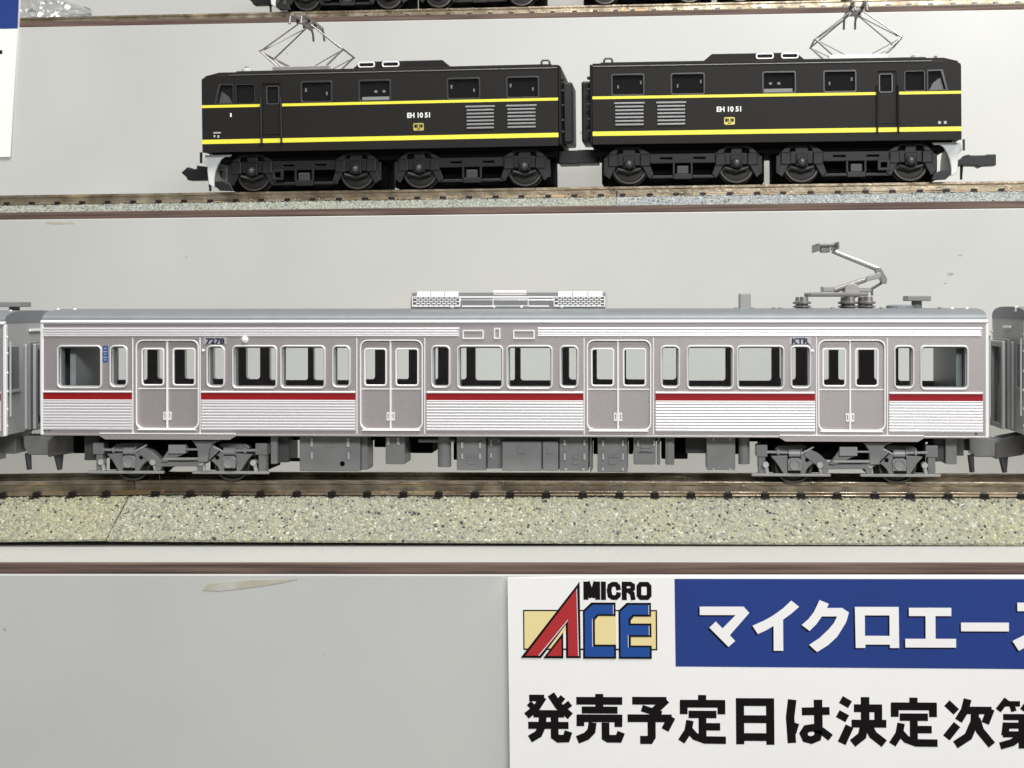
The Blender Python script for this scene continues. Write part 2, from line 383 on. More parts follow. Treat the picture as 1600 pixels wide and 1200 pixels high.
RAILP = [(-.8,-2.0),(.8,-2.0),(.8,-1.78),(.16,-1.5),(.16,-.62),(.38,-.45),(.38,-.05),(.3,0),(-.3,0),(-.38,-.05),(-.38,-.45),(-.16,-.62),(-.16,-1.5),(-.8,-1.78)]
def track(label, loc, rot, x0, x1, depth, slope, mat_base, mat_stone, nst, group, skew=(0,0), gap=0.0, joiner=False, size=0.19, pitch=5.03, first=0.0):
    """rail head is the local zero height; the ballast falls from -2.05 to -depth"""
    t = thing('track_section', label, 'model track', loc, rot, group)
    zt, zb = -2.25, -depth
    ys, yb = 7.6, 7.6+slope
    vs = []; fs = []
    # ballast body; its end faces are cut on a slant
    for x, sk in ((x0+gap, skew[0]), (x1-gap, skew[1])):
        vs += [(x-sk, -yb, zb), (x-sk*.85, -yb, zb+0.35), (x, -ys, zt), (x, ys, zt), (x, yb, zb+0.35), (x, yb, zb)]
    fs = [(0,1,2,3,4,5), (11,10,9,8,7,6)] + [(i, 6+i, 6+(i+1) % 6, (i+1) % 6) for i in range(6)]
    m = MB(); m.add(vs, fs); rb = m.build('roadbed', mat_base, t)
    ln = x1-x0
    def seg(u, v):
        f = v
        y = -ys - slope*f; z = zt + (zb+0.3-zt)*f
        sk = (skew[0]*(1-u)+skew[1]*u)*f
        return (x0+gap+0.15+u*(ln-2*gap-0.3)-sk, y, z), (0, -(zt-zb), slope)
    def flat(u, v):
        return (x0+gap+0.2+u*(ln-2*gap-0.4), -ys+3.0*v, zt), (0, 0, 1)
    V1, F1 = stones(seg, nst, size, 0, int(abs(x0*13))+3)
    V2, F2 = stones(flat, nst//3, size, 0, int(abs(x0*7))+5)
    V = np.concatenate([V1, V2]); F = np.concatenate([F1, F2+len(V1)])
    me = bpy.data.meshes.new('ballast'); me.from_pydata((V*S).tolist(), [], F.tolist())
    b = link('ballast', me, mat_stone, rb); b['kind'] = 'stuff'
    for sy in (-4.85, 4.85):
        MB().prism([(p[0]+sy, p[1]) for p in RAILP], x0+0.06, x1-0.06, 'x').build('rail', 'rail', t, bevel=0.05)
    # sleepers with their rail chairs, one mesh shared by all
    me = None; x = x0 + first + 1.2
    while x < x1-0.6:
        if me is None:
            q = MB().box(-.62, .62, -7.3, 7.3, -2.5, -2.02)
            for sy in (-4.85, 4.85):
                q.box(-.56, .56, sy-1.35, sy-.82, -2.02, -1.42); q.box(-.4, .4, sy-.86, sy-.45, -1.74, -1.36)
                q.box(-.42, .42, sy+.84, sy+1.28, -2.02, -1.55)
            o = q.build('sleeper', 'sleeper', t, bevel=0.06); me = o.data
        else:
            o = bpy.data.objects.new('sleeper', me); C.objects.link(o); o.parent = t
            b = o.modifiers.new('bevel', 'BEVEL'); b.width = .06*S; b.segments = 2; b.limit_method = 'ANGLE'
        o.location.x = x*S + random.uniform(-.1, .1)*S
        x += pitch
    if joiner:
        MB().box(x1-2.6, x1+4.4, -5.75, -5.2, -2.0, -1.3).box(x1-2.6, x1+4.4, -4.45, -3.9, -2.0, -1.3).build('rail_joiner', 'brass', t, bevel=0.08)
    return t
g = 'sections of model railway track'
track('main stretch of cream speckled track under the silver train, right of the slanted joint', (-20.5, 197, -24.45), (0, .0052, .0016), -53.6, 130, 7.5, 4.7, 'base_yellow', 'stone_mixed', 13500, g, skew=(1.3, 0), gap=.09, size=0.205, first=2.2)
track('short yellower piece of track left of the slanted ballast joint', (-74.1, 196.95, -24.2), (0, -.011, -.004), -80, 0, 7.35, 4.9, 'base_yellow', 'stone_yellow', 6000, g, skew=(0, 1.2), gap=.1, joiner=True, size=0.205, first=-.3)
track('greenish ballasted track under the left black locomotive, middle step', (-7.1, 265.7, 22.62), (0, -.0012, -.015), -150, 0, 4.85, 2.6, 'base_grey', 'stone_green', 6500, g, gap=.05)
track('bluish grey ballasted track under the right black locomotive, middle step', (-7.1, 265.7, 22.62), (0, -.0004, -.015), 0, 110, 4.85, 2.6, 'base_grey', 'stone_blue', 5000, g, gap=.05)
track('track on the top step in view, left of the rail joint', (-6.0, 334.5, 72.2), (0, -.001, -.012), -170, 0, 5.45, 2.6, 'base_yellow', 'stone_yellow', 4200, g, joiner=True)
track('track on the top step in view, right of the rail joint', (-6.0, 334.5, 72.2), (0, -.001, -.012), 0, 120, 5.45, 2.6, 'base_grey', 'stone_yellow', 3000, g)

# ================================================================= silver commuter car
# the drawing of the car was measured in units of 1/11.36 mm; cu / cv turn drawing units on its side into millimetres
def cu(d):
    t = (d-65.5)/1476.5; r = 1.0325
    return -65 + 130*(r*t/(1+(r-1)*t))
def cv(y, d=803.0):
    t = (d-65.5)/1476.5
    top, bot = 503.5-1.0*t, 679+4.7*t
    return 22.5-(y-top)/(bot-top)*15.7
def cud(d, dy):              # the same for things set back from the side by dy mm
    return cu(1060+(d-1060)*(188+dy)/188)
def cvd(y, d, dy):
    yh = 478-.0082*(d-927)
    return cv(yh+(y-yh)*(188+dy)/188, 1060+(d-1060)*(188+dy)/188)
HW = 9.35

def bogie(parent, cx, name='bogie'):
    """grey air-spring bogie of the silver car; drawing units relative to its middle"""
    B = lambda d: cx+(d-1321)/11.37
    Z = lambda y: (758-y)/11.37
    yf = -7.3
    P = lambda pts: [(B(a), Z(b)) for a, b in pts]
    beam = [(1254,710.5),(1265,702),(1279,708.5),(1288,717),(1295,724),(1344,723.5),(1350,722),(1372,703),(1374,699),(1386,704.5),(1386,708),(1366,727),(1356,732.5),(1293,733),(1284,731.5),(1272,725)]
    fr = plate('bogie', [P(beam)], yf-.1, yf+1.5, 'under', parent, bevel=.14)
    for s_ in (-1, 1):
        R = lambda pts: P([(1322+(1322-x if s_ > 0 else x-1322), y) for x, y in pts])
        MB().prism(R([(1204,713),(1230,711.5),(1230,741.5),(1225.5,743),(1213,723),(1207,716.5)]), yf+.1, yf+1.3, 'y').build('axle_guard', 'under', fr, bevel=.1)
        g_ = MB().prism(R([(1250,709.5),(1255,708.5),(1271,723.5),(1266,727),(1260,733),(1256.5,742),(1252,743.5),(1250,741)]), yf+.1, yf+1.3, 'y').build('axle_guard', 'under', fr, bevel=.1)
        hx, hz = R([(1260.5,718.5)])[0]
        MB().lathe([(.3,-.02),(.3,.3)], (hx, yf+.09, hz), 'y', 12).build('guard_hole', 'void', g_)
        MB().prism(R([(1211,703),(1217,697.5),(1255,696.5),(1263,699.5),(1252,705),(1214,707)]), yf+.9, yf+2.2, 'y').build('spring_seat', 'under', fr, bevel=.12)
        MB().prism(R([(1283,731),(1294,732.5),(1291.5,740),(1284,740)]), yf+.0, yf+1.2, 'y').build('brake_hanger', 'under', fr, bevel=.08)
        q = R([(1250,709.5),(1270.5,698)])
        MB().tube([(q[0][0], yf+.0, q[0][1]), (q[1][0], yf+.0, q[1][1])], .13, 6).build('guard_rib', 'under_light', fr)
    for d0, d1 in ((1181,1199),(1444,1463)):
        MB().box(B(d0), B(d1), yf+.2, yf+2.2, Z(714), Z(695.5)).box(B(d0+4), B(d1-3), yf+.5, yf+2.0, Z(745), Z(713)).build('end_bracket', 'under', fr, bevel=.12)
    for ax in (1241, 1403):
        sgn = -1 if ax == 1241 else 1
        MB().prism(P([(ax-10,735),(ax-11,719),(ax-7,715.5),(ax+7,715.5),(ax+11,719),(ax+10,735)]), yf-.2, yf+1.6, 'y').lathe([(.78,-.1),(.78,-.45),(.62,-.55),(.62,-.3)], (B(ax), yf, Z(726)), 'y', 18).build('axle_box', 'under_mid', fr, bevel=.1)
        # brake cylinder and its thin pull rod
        MB().tube([(B(ax-9), yf+.3, Z(708.5)), (B(ax+9), yf+.3, Z(708.5))], .52, 12).tube([(B(ax+10), yf+.3, Z(708.5)), (B(ax+10.9), yf+.3, Z(708.5))], .75, 12)\
            .tube([(B(ax+sgn*9), yf+.3, Z(707.5)), (B(ax+sgn*44), yf+.3, Z(706.5))], .2, 8).tube([(B(ax+sgn*24), yf+.3, Z(707)), (B(ax+sgn*27), yf+.3, Z(707))], .42, 8)\
            .build('brake_cylinder', 'under_mid', fr)
        for dx in (-46, 38):                                # hanging links with round pins
            MB().tube([(B(ax+dx), yf+.4, Z(722)), (B(ax+dx+4), yf+.4, Z(740))], .28, 8).tube([(B(ax+dx+1), yf-.2, Z(726)), (B(ax+dx+1), yf+.8, Z(726))], .42, 10).build('brake_link', 'under_light', fr)
        # wheels and axle behind the frame
        for yy, sg in ((-4.85, 1), (4.85, -1)):
            wl = MB().lathe([(.5,-.9*sg),(2.15,-.75*sg),(2.25,-.95*sg),(2.55,-1.0*sg),(2.6,.9*sg),(3.0,1.0*sg),(3.0,1.4*sg),(.5,1.3*sg)], (B(ax), yy-0.0, 2.62), 'y', 36).build('wheel', 'wheel', fr, smooth=False)
            MB().lathe([(2.3,-1.06*sg),(2.6,-1.06*sg),(2.6,.85*sg),(2.3,.85*sg)], (B(ax), yy, 2.62), 'y', 36, ring=True).build('tyre', 'tyre', wl)
    for d0, d1 in ((1174,1297),(1343,1467)):
        MB().box(B(d0), B(d1), yf-.05, yf+.75, Z(744.5), Z(740)).build('brake_beam', 'under_mid', fr, bevel=.12)
    MB().prism(P([(1346,690),(1392,690),(1380,694),(1374,703),(1371,724),(1356,724),(1355,703),(1350,695)]), yf-.9, yf+.6, 'y').build('bolster_bracket', 'under', fr, bevel=.12)
    MB().prism(P([(1294,724),(1311,700),(1337,700),(1337,710),(1303,725)]), yf-.6, yf+.2, 'y').build('damper_lever', 'under', fr, bevel=.08)
    MB().box(B(1309), B(1336.5), yf-1.1, yf-.3, Z(710.5), Z(697)).tube([(B(1336), yf-.7, Z(704.5)), (B(1364), yf-.7, Z(704.5))], .16, 8).tube([(B(1300), yf-.6, Z(720)), (B(1358), yf-.6, Z(719.5))], .22, 8).build('yaw_damper', 'under_mid', fr, bevel=.06)
    # near-black blocks fill the openings with painted shade; far frame behind
    MB().box(B(1192), B(1286), -3.4, 3.4, 1.3, 6.0).box(B(1358), B(1452), -3.4, 3.4, 1.3, 6.0).box(B(1284), B(1360), -5.6, 5.6, 3.3, 6.2).build('bolster_dark_fill', 'void', fr)
    MB().box(B(1195), B(1447), 5.2, 6.6, 2.4, 4.8).build('far_frame', 'under', fr)
    return fr

def silver_car(label):
    t = thing('train_car', label, 'train car', (-20.5, 197.0, -24.57), (0, .0071, .0016), 'silver commuter cars coupled in one train')
    f = -HW                          # front face of the side
    # ---- windows and doors of one side, in drawing units
    wide = [(89,159),(362,432.5),(437,508),(713,785.7),(790,862.7),(1071.5,1146),(1150,1225),(1437,1513)]
    slim = [(171,199),(322,351),(518,547),(672.5,703),(873,903),(1030.7,1061.7),(1233.7,1266.7),(1395.7,1428)]
    doors = [(207,212.5,259.7,309,312,((219,255),(267.5,304))), (556.7,562.5,608.8,658.5,662.7,((567,603),(616,653))),
             (911.7,916.8,964.6,1015.5,1020,((922,958.8),(972,1009))), (1275,1278.7,1328,1382,1386,((1284.5,1322),(1335.7,1373)))]
    zt, zb = cv(539.5), cv(608)
    holes = []
    ins = .23
    for a, b in wide: holes.append(rrect(cu(a)+ins, cu(b)-ins, zb+ins, zt-ins, .42))
    for a, b in slim: holes.append(rrect(cu(a)+ins, cu(b)-ins, cv(606.5)+ins, zt-ins, .5))
    dz0, dz1 = cv(671), cv(532)
    opens = [rrect(cu(d[1]), cu(d[3]), dz0, dz1, .95) for d in doors]
    outer = [(-65, 6.8), (65, 6.8), (65, 22.5), (-65, 22.5)]
    plate('side_wall', [outer]+holes+opens, f, f+.85, 'silver', t)
    far = holes + [rrect(cu(a)+.1, cu(b)-.1, cv(603.5), cv(544.5), .35) for d in doors for a, b in d[5]]
    plate('side_wall', [outer]+far, HW-.85, HW, 'silver', t)
    plate('interior_lining', [[(-64, 7.7), (64, 7.7), (64, 22.2), (-64, 22.2)]]+far, HW-1.0, HW-.87, 'lining', t)
    MB().box(-64, 64, -HW+.9, HW-.9, 6.6, 7.6).build('floor', 'inner', t)
    # seats along both sides, low behind the glass
    for y0, y1 in ((-HW+1.0, -HW+2.6), (HW-2.6, HW-1.0)):
        for a, b in ((60,205),(314,554),(665,910),(1023,1272),(1389,1540)):
            MB().box(cu(a)+1, cu(b)-1, y0, y1, 7.6, 10.4).build('seat', 'inner', t, bevel=.2)
    # cab-less partition near the right end
    for xx in (cu(1462)+3.2, cu(132)-3.0):
        MB().box(xx, xx+.8, -HW+2.2, HW-1, 7.6, 22).build('partition', 'end_grey', t)
    # frames and panes
    def frame(a, b, z0, z1, r, wdt):
        x0, x1 = cu(a), cu(b)
        fr = plate('window', [rrect(x0, x1, z0, z1, r), rrect(x0+wdt, x1-wdt, z0+wdt, z1-wdt, max(.1, r-wdt))], f-.22, f+.3, 'frame', t, bevel=.11, smooth=False, bres=2)
        MB().box(x0+.2, x1-.2, f+.55, f+.68, z0+.2, z1-.2).build('pane', 'glass', fr)
        # inner glazing lip
        plate('inner_lip', [rrect(x0+wdt, x1-wdt, z0+wdt, z1-wdt, max(.1, r-wdt)), rrect(x0+wdt+.13, x1-wdt-.13, z0+wdt+.13, z1-wdt-.16, .2)], f+.32, f+1.7, 'end_grey', fr)
    for a, b in wide: frame(a, b, zb, zt, .68, .23)
    for a, b in slim: frame(a, b, cv(606.5), zt, .75, .23)
    # doors: two leaves, each with framed window, waist line and pull
    for s0, o0, mid, o1, s1, wins in doors:
        # bright edge line round the opening and the surround
        plate('door_frame', [rrect(cu(o0)-.1, cu(o1)+.1, dz0-.12, dz1+.08, 1.0), rrect(cu(o0)+.08, cu(o1)-.08, dz0+.08, dz1-.06, .9)], f-.07, f+.2, 'bead', t, bevel=.05)
        MB().box(cu(o0)+.2, cu(o1)-.3, f-.28, f+.1, dz0-.22, dz0-.06).build('door_sill', 'bead', t, bevel=.05)
        for x, sg in ((cu(s0), 1), (cu(s1), -1)):
            MB().box(x-.07, x+.07, f-.09, f+.1, 7.05, cv(528)).build('surround_trim', 'bead', t, bevel=.04)
        MB().box(cu(s0)+.08, cu(s1)-.08, f-.03, f+.1, cv(530), cv(527)).build('surround_top', 'silver', t)
        for (wa, wb), (la, lb) in zip(wins, ((o0-.5, mid), (mid, o1+.5))):
            x0, x1 = cu(la)-.2, cu(lb)+.2
            if la == mid: x0 = cu(la)+.06
            else: x1 = cu(lb)-.06
            lf = plate('door', [[(x0,dz0-.2),(x1,dz0-.2),(x1,dz1+.2),(x0,dz1+.2)], rrect(cu(wa)+.2, cu(wb)-.2, cv(604)+.2, cv(544)-.2, .3)], f+.34, f+.8, 'silver', t)
            wf = plate('window', [rrect(cu(wa), cu(wb), cv(604), cv(544), .45), rrect(cu(wa)+.24, cu(wb)-.24, cv(604)+.24, cv(544)-.24, .26)], f+.22, f+.5, 'bead', lf, bevel=.08)
            MB().box(cu(wa)+.1, cu(wb)-.1, f+.62, f+.72, cv(603), cv(545)).build('pane', 'glass', lf)
            MB().box(max(x0, cu(o0)+.1), min(x1, cu(o1)-.1), f+.25, f+.36, cv(609), cv(607.4)).build('waist_line', 'bead', lf)
            hx = cu(mid)+(-.22 if la == o0-.5 else .22)*1.6
            plate('door_pull', [rrect(hx-.2, hx+.2, cv(657.5), cv(645), .05), rrect(hx-.09, hx+.09, cv(655.5), cv(647), .03)], f+.2, f+.36, 'bead', lf)
        MB().box(cu(mid)-.12, cu(mid)+.12, f+.1, f+.6, dz0, dz1-.0).build('door_edge', 'bead', t, bevel=.05)
    # fluted panels with their red band
    for a, b in ((67.5,205.5),(314,554.4),(665.5,910.3),(1023.3,1272.5),(1388.7,1535)):
        x0, x1 = cu(a), cu(b)
        q = MB().box(x0, x1, f-.06, f+.05, cv(673.5), cv(626))
        n = 10; za, zc = cv(627.5), cv(673.2); pt = (za-zc)/n
        for k in range(n):
            z1 = za-k*pt; r = pt*.37
            pr = [(f-.02, z1-pt*.92)] + [(f-.05-r*1.05*math.sin(a_), z1-pt*.5-r*math.cos(a_)) for a_ in [math.pi*j/6 for j in range(7)]] + [(f-.02, z1-pt*.08)]
            q.prism(pr, x0+.03, x1-.03, 'x')
        fp = q.build('fluted_panel', 'chrome_rib', t)
        MB().box(x0, x1, f-.10, f+.05, cv(625.2), cv(614.6)).build('red_band', 'red', fp)
        MB().box(x0, x1, f-.26, f+.05, cv(614.5), cv(611.6)).build('band_moulding', 'bead', fp, bevel=.1)
        MB().box(x0, x1, f-.2, f+.05, cv(627.2), cv(625.4)).build('band_moulding', 'bead', fp, bevel=.06)
    for a, b in ((67,717),(839.5,1534)):                       # flutes under the roof edge
        q = MB(); x0, x1 = cu(a), cu(b)
        q.box(x0, x1, f-.04, f+.05, cv(526), cv(512))
        for k, (ya, yb_) in enumerate(((512,515.6),(516.4,519.6),(520.2,522.8),(523.2,525.8))):
            z1, z0 = cv(ya), cv(yb_); r = (z1-z0)/2
            q.prism([(f-.02, z0)]+[(f-.05-r*.8*math.sin(a_), (z0+z1)/2-r*math.cos(a_)) for a_ in [math.pi*j/6 for j in range(7)]]+[(f-.02, z1)], x0, x1-(k > 0)*.25, 'x')
        q.build('fluted_band', 'chrome_rib', t)
    # gutter bead, roof edge, end posts
    MB().prism([(f+.2,22.25),(f-.18,22.3),(f-.28,22.5),(f-.18,22.7),(f+.2,22.8)], -65.1, 65.1, 'x').build('gutter', 'bead', t)
    for x in (-65, 65):
        MB().box(x-.22, x+.22, f-.12, f+.5, 6.8, 22.3).build('corner_post', 'bead', t, bevel=.1)
    MB().box(-64.9, 64.9, f-.05, f+.3, 6.72, 6.98).build('sill_strip', 'silver', t, bevel=.08)
    for a, b in ((154,368),(1216,1444)):                       # deeper skirts over the bogies
        x0, x1 = cu(a), cu(b)
        plate('skirt', [[(x0,7.02),(x1,7.02),(x1,6.75),(x1-.9,6.2),(x0+.9,6.2),(x0,6.75)]], f-.14, f+.7, 'silver', t, bevel=.08)
        MB().box(x0+.1, x1-.1, f-.2, f+.1, 6.98, 7.1).build('skirt_line', 'bead', t)
    # destination boxes, number and name plates, lamp, sticker
    for a, b, ya, yb_ in ((722,755,516,530),(801,834.7,516,530),(771,781,513,530)):
        df = plate('destination_frame', [rrect(cu(a), cu(b), cv(yb_), cv(ya), .08), rrect(cu(a)+.17, cu(b)-.17, cv(yb_)+.17, cv(ya)-.17, .03)], f-.18, f+.1, 'bead', t)
        MB().box(cu(a)+.1, cu(b)-.1, f-.02, f+.1, cv(yb_)+.1, cv(ya)-.1).build('destination_panel', 'silver', df)
    for a, b, s in ((318,353.7,'7278'),(1233,1267,'KTR')):
        np_ = plate('number_plate', [rrect(cu(a), cu(b), cv(539), cv(527), .05)], f-.05, f+.1, 'plate_silver', t)
        MB().box(cu(a)+.15, cu(b)-.15, f-.08, f-.05, cv(538.2), cv(537.5)).build('plate_rule', 'navy', np_)
        text('lettering', s, cu(a)+.3, cu(b)-.3, cv(537.6), cv(528.4), f-.05, 'navy', np_, offset=.045, depth=.03)
    MB().lathe([(.5,.1),(.5,-.15),(.3,-.42),(.08,-.5)], (cu(382), f, cv(531)), 'y', 16).build('side_lamp', 'bead', t, smooth=True)
    for d, y in ((317,548),(1269,548.5)):
        MB().lathe([(.2,.1),(.2,-.1),(.05,-.2)], (cu(d), f, cv(y)), 'y', 10).build('door_lamp', 'bead', t)
    st = plate('sticker', [rrect(cu(160), cu(168.5), cv(567), cv(540.5), .1)], f-.03, f+.1, 'label_blue', t)
    for k, (z, wd) in enumerate(((544,4),(549,6),(553,3),(558,6),(562,4))):
        MB().box(cu(164.2-wd/2), cu(164.2+wd/2), f-.05, f-.03, cv(z+1.6), cv(z)).build('sticker_mark', 'plate_silver', st)
    for d, y in ((69,673.5),(76,673.2),(1524.5,674.5)):
        MB().lathe([(.22,.05),(.22,-.03)], (cu(d), f, cv(y)), 'y', 10).build('tow_mark', 'under_dark', t)
    # ---- roof
    prof = []
    for k in range(25):
        a = math.pi*k/24; s_ = math.sin(a)
        prof.append((-HW*math.copysign(abs(math.cos(a))**.72, math.cos(a)), 22.55+1.75*s_**.62))
    MB().prism(prof, -65, 65, 'x').build('roof', 'roof', t, smooth=False)
    # ---- ends with gangway
    for sx in (-1, 1):
        x = 65*sx
        endp = prof[:] ; endp = [(y, z-.03) for y, z in prof]
        full = [(-HW+.1, 6.9)] + [(y*.992, z) for y, z in endp] + [(HW-.1, 6.9)]
        # end wall with windows cut: built from slabs round the openings
        e = MB().prism(full, x-.9*sx, x-.05*sx, 'x').build('end_wall', 'end_grey', t)
        for sy in (-1, 1):
            y0, y1 = sorted((sy*5.3, sy*8.4))
            MB().prism([(y0,13.2),(y1,13.2),(y1,19.2),(y0,19.2)], x-.06*sx, x+.12*sx, 'x').build('end_window', 'glass_dark_solid', e, bevel=.06)
            MB().box(min(x, x+.35*sx), max(x, x+.35*sx), y0-.3, y1+.3, 12.8, 13.2).build('end_window_sill', 'end_grey', e)
            MB().tube([(x+.5*sx, sy*8.7, 9.5), (x+.5*sx, sy*8.7, 20.0)], .14, 6).build('grab_rail', 'end_grey', e)
            for zz in (8.2, 10.5, 13, 15.6, 18.3, 20.6):
                MB().lathe([(.2,0),(.2,.22*sx),(.08,.32*sx)], (x, sy*9.0, zz), 'x', 8).build('rivet', 'bead', e)
        MB().box(min(x,x+.3*sx), max(x,x+.3*sx), -2.0, 2.0, 21.2, 21.6).build('rain_strip', 'bead', e, bevel=.1)
        # gangway frame and concertina
        for d_, (hw_, zt_) in enumerate(((3.5,19.4),(3.9,19.8),(3.5,19.5))):
            xa = x+sx*(.0+.62*d_); xb = xa+sx*.5
            lo = [(-hw_,7.2),(hw_,7.2),(hw_,zt_-.8),(hw_-.8,zt_),(-hw_+.8,zt_),(-hw_,zt_-.8)]
            m = MB()
            for (ya, yb2, za, zb2) in ((-hw_,-hw_+.9,7.2,zt_),(hw_-.9,hw_,7.2,zt_),(-hw_+.9,hw_-.9,zt_-.9,zt_),(-hw_+.9,hw_-.9,7.2,7.9)):
                m.box(min(xa,xb), max(xa,xb), ya, yb2, za, zb2)
            m.build('gangway_frame', 'end_grey' if d_ != 1 else 'under', t, bevel=.14)
        MB().box(min(x+.02*sx,x+.1*sx), max(x+.02*sx,x+.1*sx), -2.6, 2.6, 7.9, 18.5).build('gangway_door', 'inner', t)
        # coupler: stem, hooked knuckle and two trip pins
        cz = 4.9
        MB().box(x-3.9*sx, x-1.6*sx, -2.6, 2.6, 3.6, 6.7).build('coupler_pocket', 'under', t, bevel=.15)
        MB().box(min(x-2*sx,x+1.2*sx), max(x-2*sx,x+1.2*sx), -1.0, 1.0, cz-.7, cz+.7).build('coupler_stem', 'under_dark', t)
    kn = MB()
    kn.prism([(64.2,6.2),(66.4,6.2),(68.3,5.9),(70.2,6.1),(70.3,3.8),(69.8,3.4),(65.0,3.4),(64.3,4.6)], -2.2, 1.2, 'y')
    kn.build('coupler', 'under', t, bevel=.2)
    MB().tube([(64.6,-1.4,3.6),(64.8,-1.4,1.2)], .46, 10, .36).build('trip_pin', 'under_dark', t); MB().tube([(69.4,-1.4,3.6),(69.3,-1.4,1.4)], .46, 10, .36).build('trip_pin', 'under_dark', t)
    kn = MB()
    kn.prism([(-67.4,5.2),(-66.6,5.9),(-63.2,6.6),(-62.2,6.4),(-62.2,4.5),(-63.6,3.5),(-67.4,2.9)], -2.4, 1.0, 'y')
    kn.build('coupler', 'under_deep', t, bevel=.2)
    MB().tube([(-66.4,-1.6,3.4),(-65.9,-1.6,1.0)], .46, 10, .36).build('trip_pin', 'under_dark', t); MB().tube([(-57.2,-1.6,6.2),(-57.1,-1.6,2.0)], .44, 10, .36).build('trip_pin', 'under_dark', t)
    # ---- bogies
    bogie(t, cud(278.5, 2.05)); bogie(t, cud(1322, 2.05))
    # ---- underfloor equipment
    D = 2.4
    X = lambda d: cud(d, D)
    Z = lambda y, d: cvd(y, d, D)
    y0 = f+D
    def ebox(a, b, y, mat='under', dp=5.0, y_top=682, off=0.0, details=(), name='equipment_box', bev=.14):
        q = MB().box(X(a), X(b), y0+off, y0+off+dp, Z(y, a), Z(y_top, a)+.3)
        o = q.build(name, mat, t, bevel=bev)
        for kind, c, d_, ya, yb_ in details:
            MB().box(X(c), X(d_), y0+off-(.30 if kind == 'p' else .16), y0+off+.05, Z(yb_, c), Z(ya, c)).build({'p':'latch','l':'cover_plate','s':'cover_plate'}[kind], {'p':'under_light','l':'under','s':'under_dark'}[kind], o, bevel=.06)
        return o
    bx = ebox(467.6, 562, 735.7, details=[('p',485.5,489,683,698),('p',541.5,546,683,698),('p',485.8,489,706,717),('p',543,546,706,717),('l',507.7,522.8,694,698)])
    MB().box(X(562), X(571.5), y0+.9, y0+5, Z(735,562), 7).build('box_flank', 'under', bx, bevel=.1)
    MB().lathe([(.36,-.03),(.36,.3)], (X(534.5), y0, Z(724,534)), 'y', 14).build('drain_hole', 'void', bx)
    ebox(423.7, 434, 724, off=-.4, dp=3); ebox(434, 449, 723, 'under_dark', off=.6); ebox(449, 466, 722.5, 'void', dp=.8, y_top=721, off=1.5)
    ebox(601.7, 631.7, 725, details=[('p',604.5,608.5,683,694.5),('p',620,624,683,694.5)])
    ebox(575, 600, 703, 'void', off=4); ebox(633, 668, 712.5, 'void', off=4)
    MB().tube([(X(692), y0+1.2, 7), (X(692), y0+1.2, Z(730,692))], .95, 16).build('air_pipe', 'under', t)
    MB().tube([(X(652), y0+.9, Z(689,652)), (X(709), y0+.9, Z(689,709))], .26, 10).build('air_pipe', 'under', t)
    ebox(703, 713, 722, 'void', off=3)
    e_det = lambda c, w: [('p',c+7,c+10.5,690,700),('p',c+35,c+38.5,690,700),('p',c+7,c+10.5,708,717),('p',c+35,c+38.5,708,717),('l',c+15,c+31,711,714),('l',c+15,c+30,719,724.5)]
    ebox(713, 758.5, 734.5, 'under', details=e_det(713, 45))
    ebox(759.5, 783, 733, 'under', off=.9, details=[('p',764,767.5,686,698),('p',764,767,708,716),('p',776,779,686,692)])
    ebox(784.5, 846, 734.5, y_top=692, off=-.5, details=[('l',809,820,696,708)])
    ebox(847.5, 872, 734.5, y_top=692, off=-.5, details=[('l',855,864,696,708)])
    ebox(784, 872.5, 692, 'under_dark', dp=3, off=-.1)
    ebox(873.2, 918.7, 735, details=[('p',880,883.5,686,696),('p',911,914.5,686,696),('p',880,883.5,708,718),('p',911,914.5,708,718),('l',894,904,712,716.5),('l',894,904,720,725),('p',882,886,731,734),('p',909,913,731,734)])
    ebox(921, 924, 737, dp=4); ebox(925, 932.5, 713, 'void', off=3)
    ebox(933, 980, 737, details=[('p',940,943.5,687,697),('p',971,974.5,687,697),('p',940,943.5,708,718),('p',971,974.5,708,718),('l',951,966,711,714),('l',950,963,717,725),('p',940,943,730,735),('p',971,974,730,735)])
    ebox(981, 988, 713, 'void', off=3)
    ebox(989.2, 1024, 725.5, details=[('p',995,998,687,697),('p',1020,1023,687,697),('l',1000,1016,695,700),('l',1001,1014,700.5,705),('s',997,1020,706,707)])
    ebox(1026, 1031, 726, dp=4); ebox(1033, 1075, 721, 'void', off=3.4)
    ebox(1039, 1053, 725.5, off=-.4, dp=2.5, details=[('l',1042.5,1049,687,722)])
    ebox(1071, 1104, 711, 'under_dark', off=2.4)
    ebox(1103.5, 1148.5, 734, details=[('p',1113,1116,683,688),('p',1139,1142,683,688),('p',1113,1116,731,735),('p',1139,1142,731,735)])
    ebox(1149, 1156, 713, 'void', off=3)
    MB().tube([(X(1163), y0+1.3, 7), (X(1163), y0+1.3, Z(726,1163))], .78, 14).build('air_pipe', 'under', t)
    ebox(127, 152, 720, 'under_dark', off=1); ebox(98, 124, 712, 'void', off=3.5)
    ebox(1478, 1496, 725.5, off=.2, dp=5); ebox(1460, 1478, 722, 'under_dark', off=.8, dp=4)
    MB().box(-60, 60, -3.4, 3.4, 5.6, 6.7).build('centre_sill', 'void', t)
    # ---- roof equipment on the centre line
    D = HW
    r0 = 24.2
    def RX(d, dy=0): return cud(d, HW+dy)
    def RZ(y, d, dy=0): return cvd(y, d, HW+dy)
    ac = MB().prism([(-4.6,r0-.3),(-4.6,25.6),(-3.4,26.55),(3.4,26.55),(4.6,25.6),(4.6,r0-.3)], RX(641.5,-4.6), RX(946,-4.6), 'x').build('air_conditioner', 'chrome', t, bevel=.15)
    yf = -4.6
    AX = lambda d: cud(d, HW-4.6); AZ = lambda y: cvd(y, 800, HW-4.6)
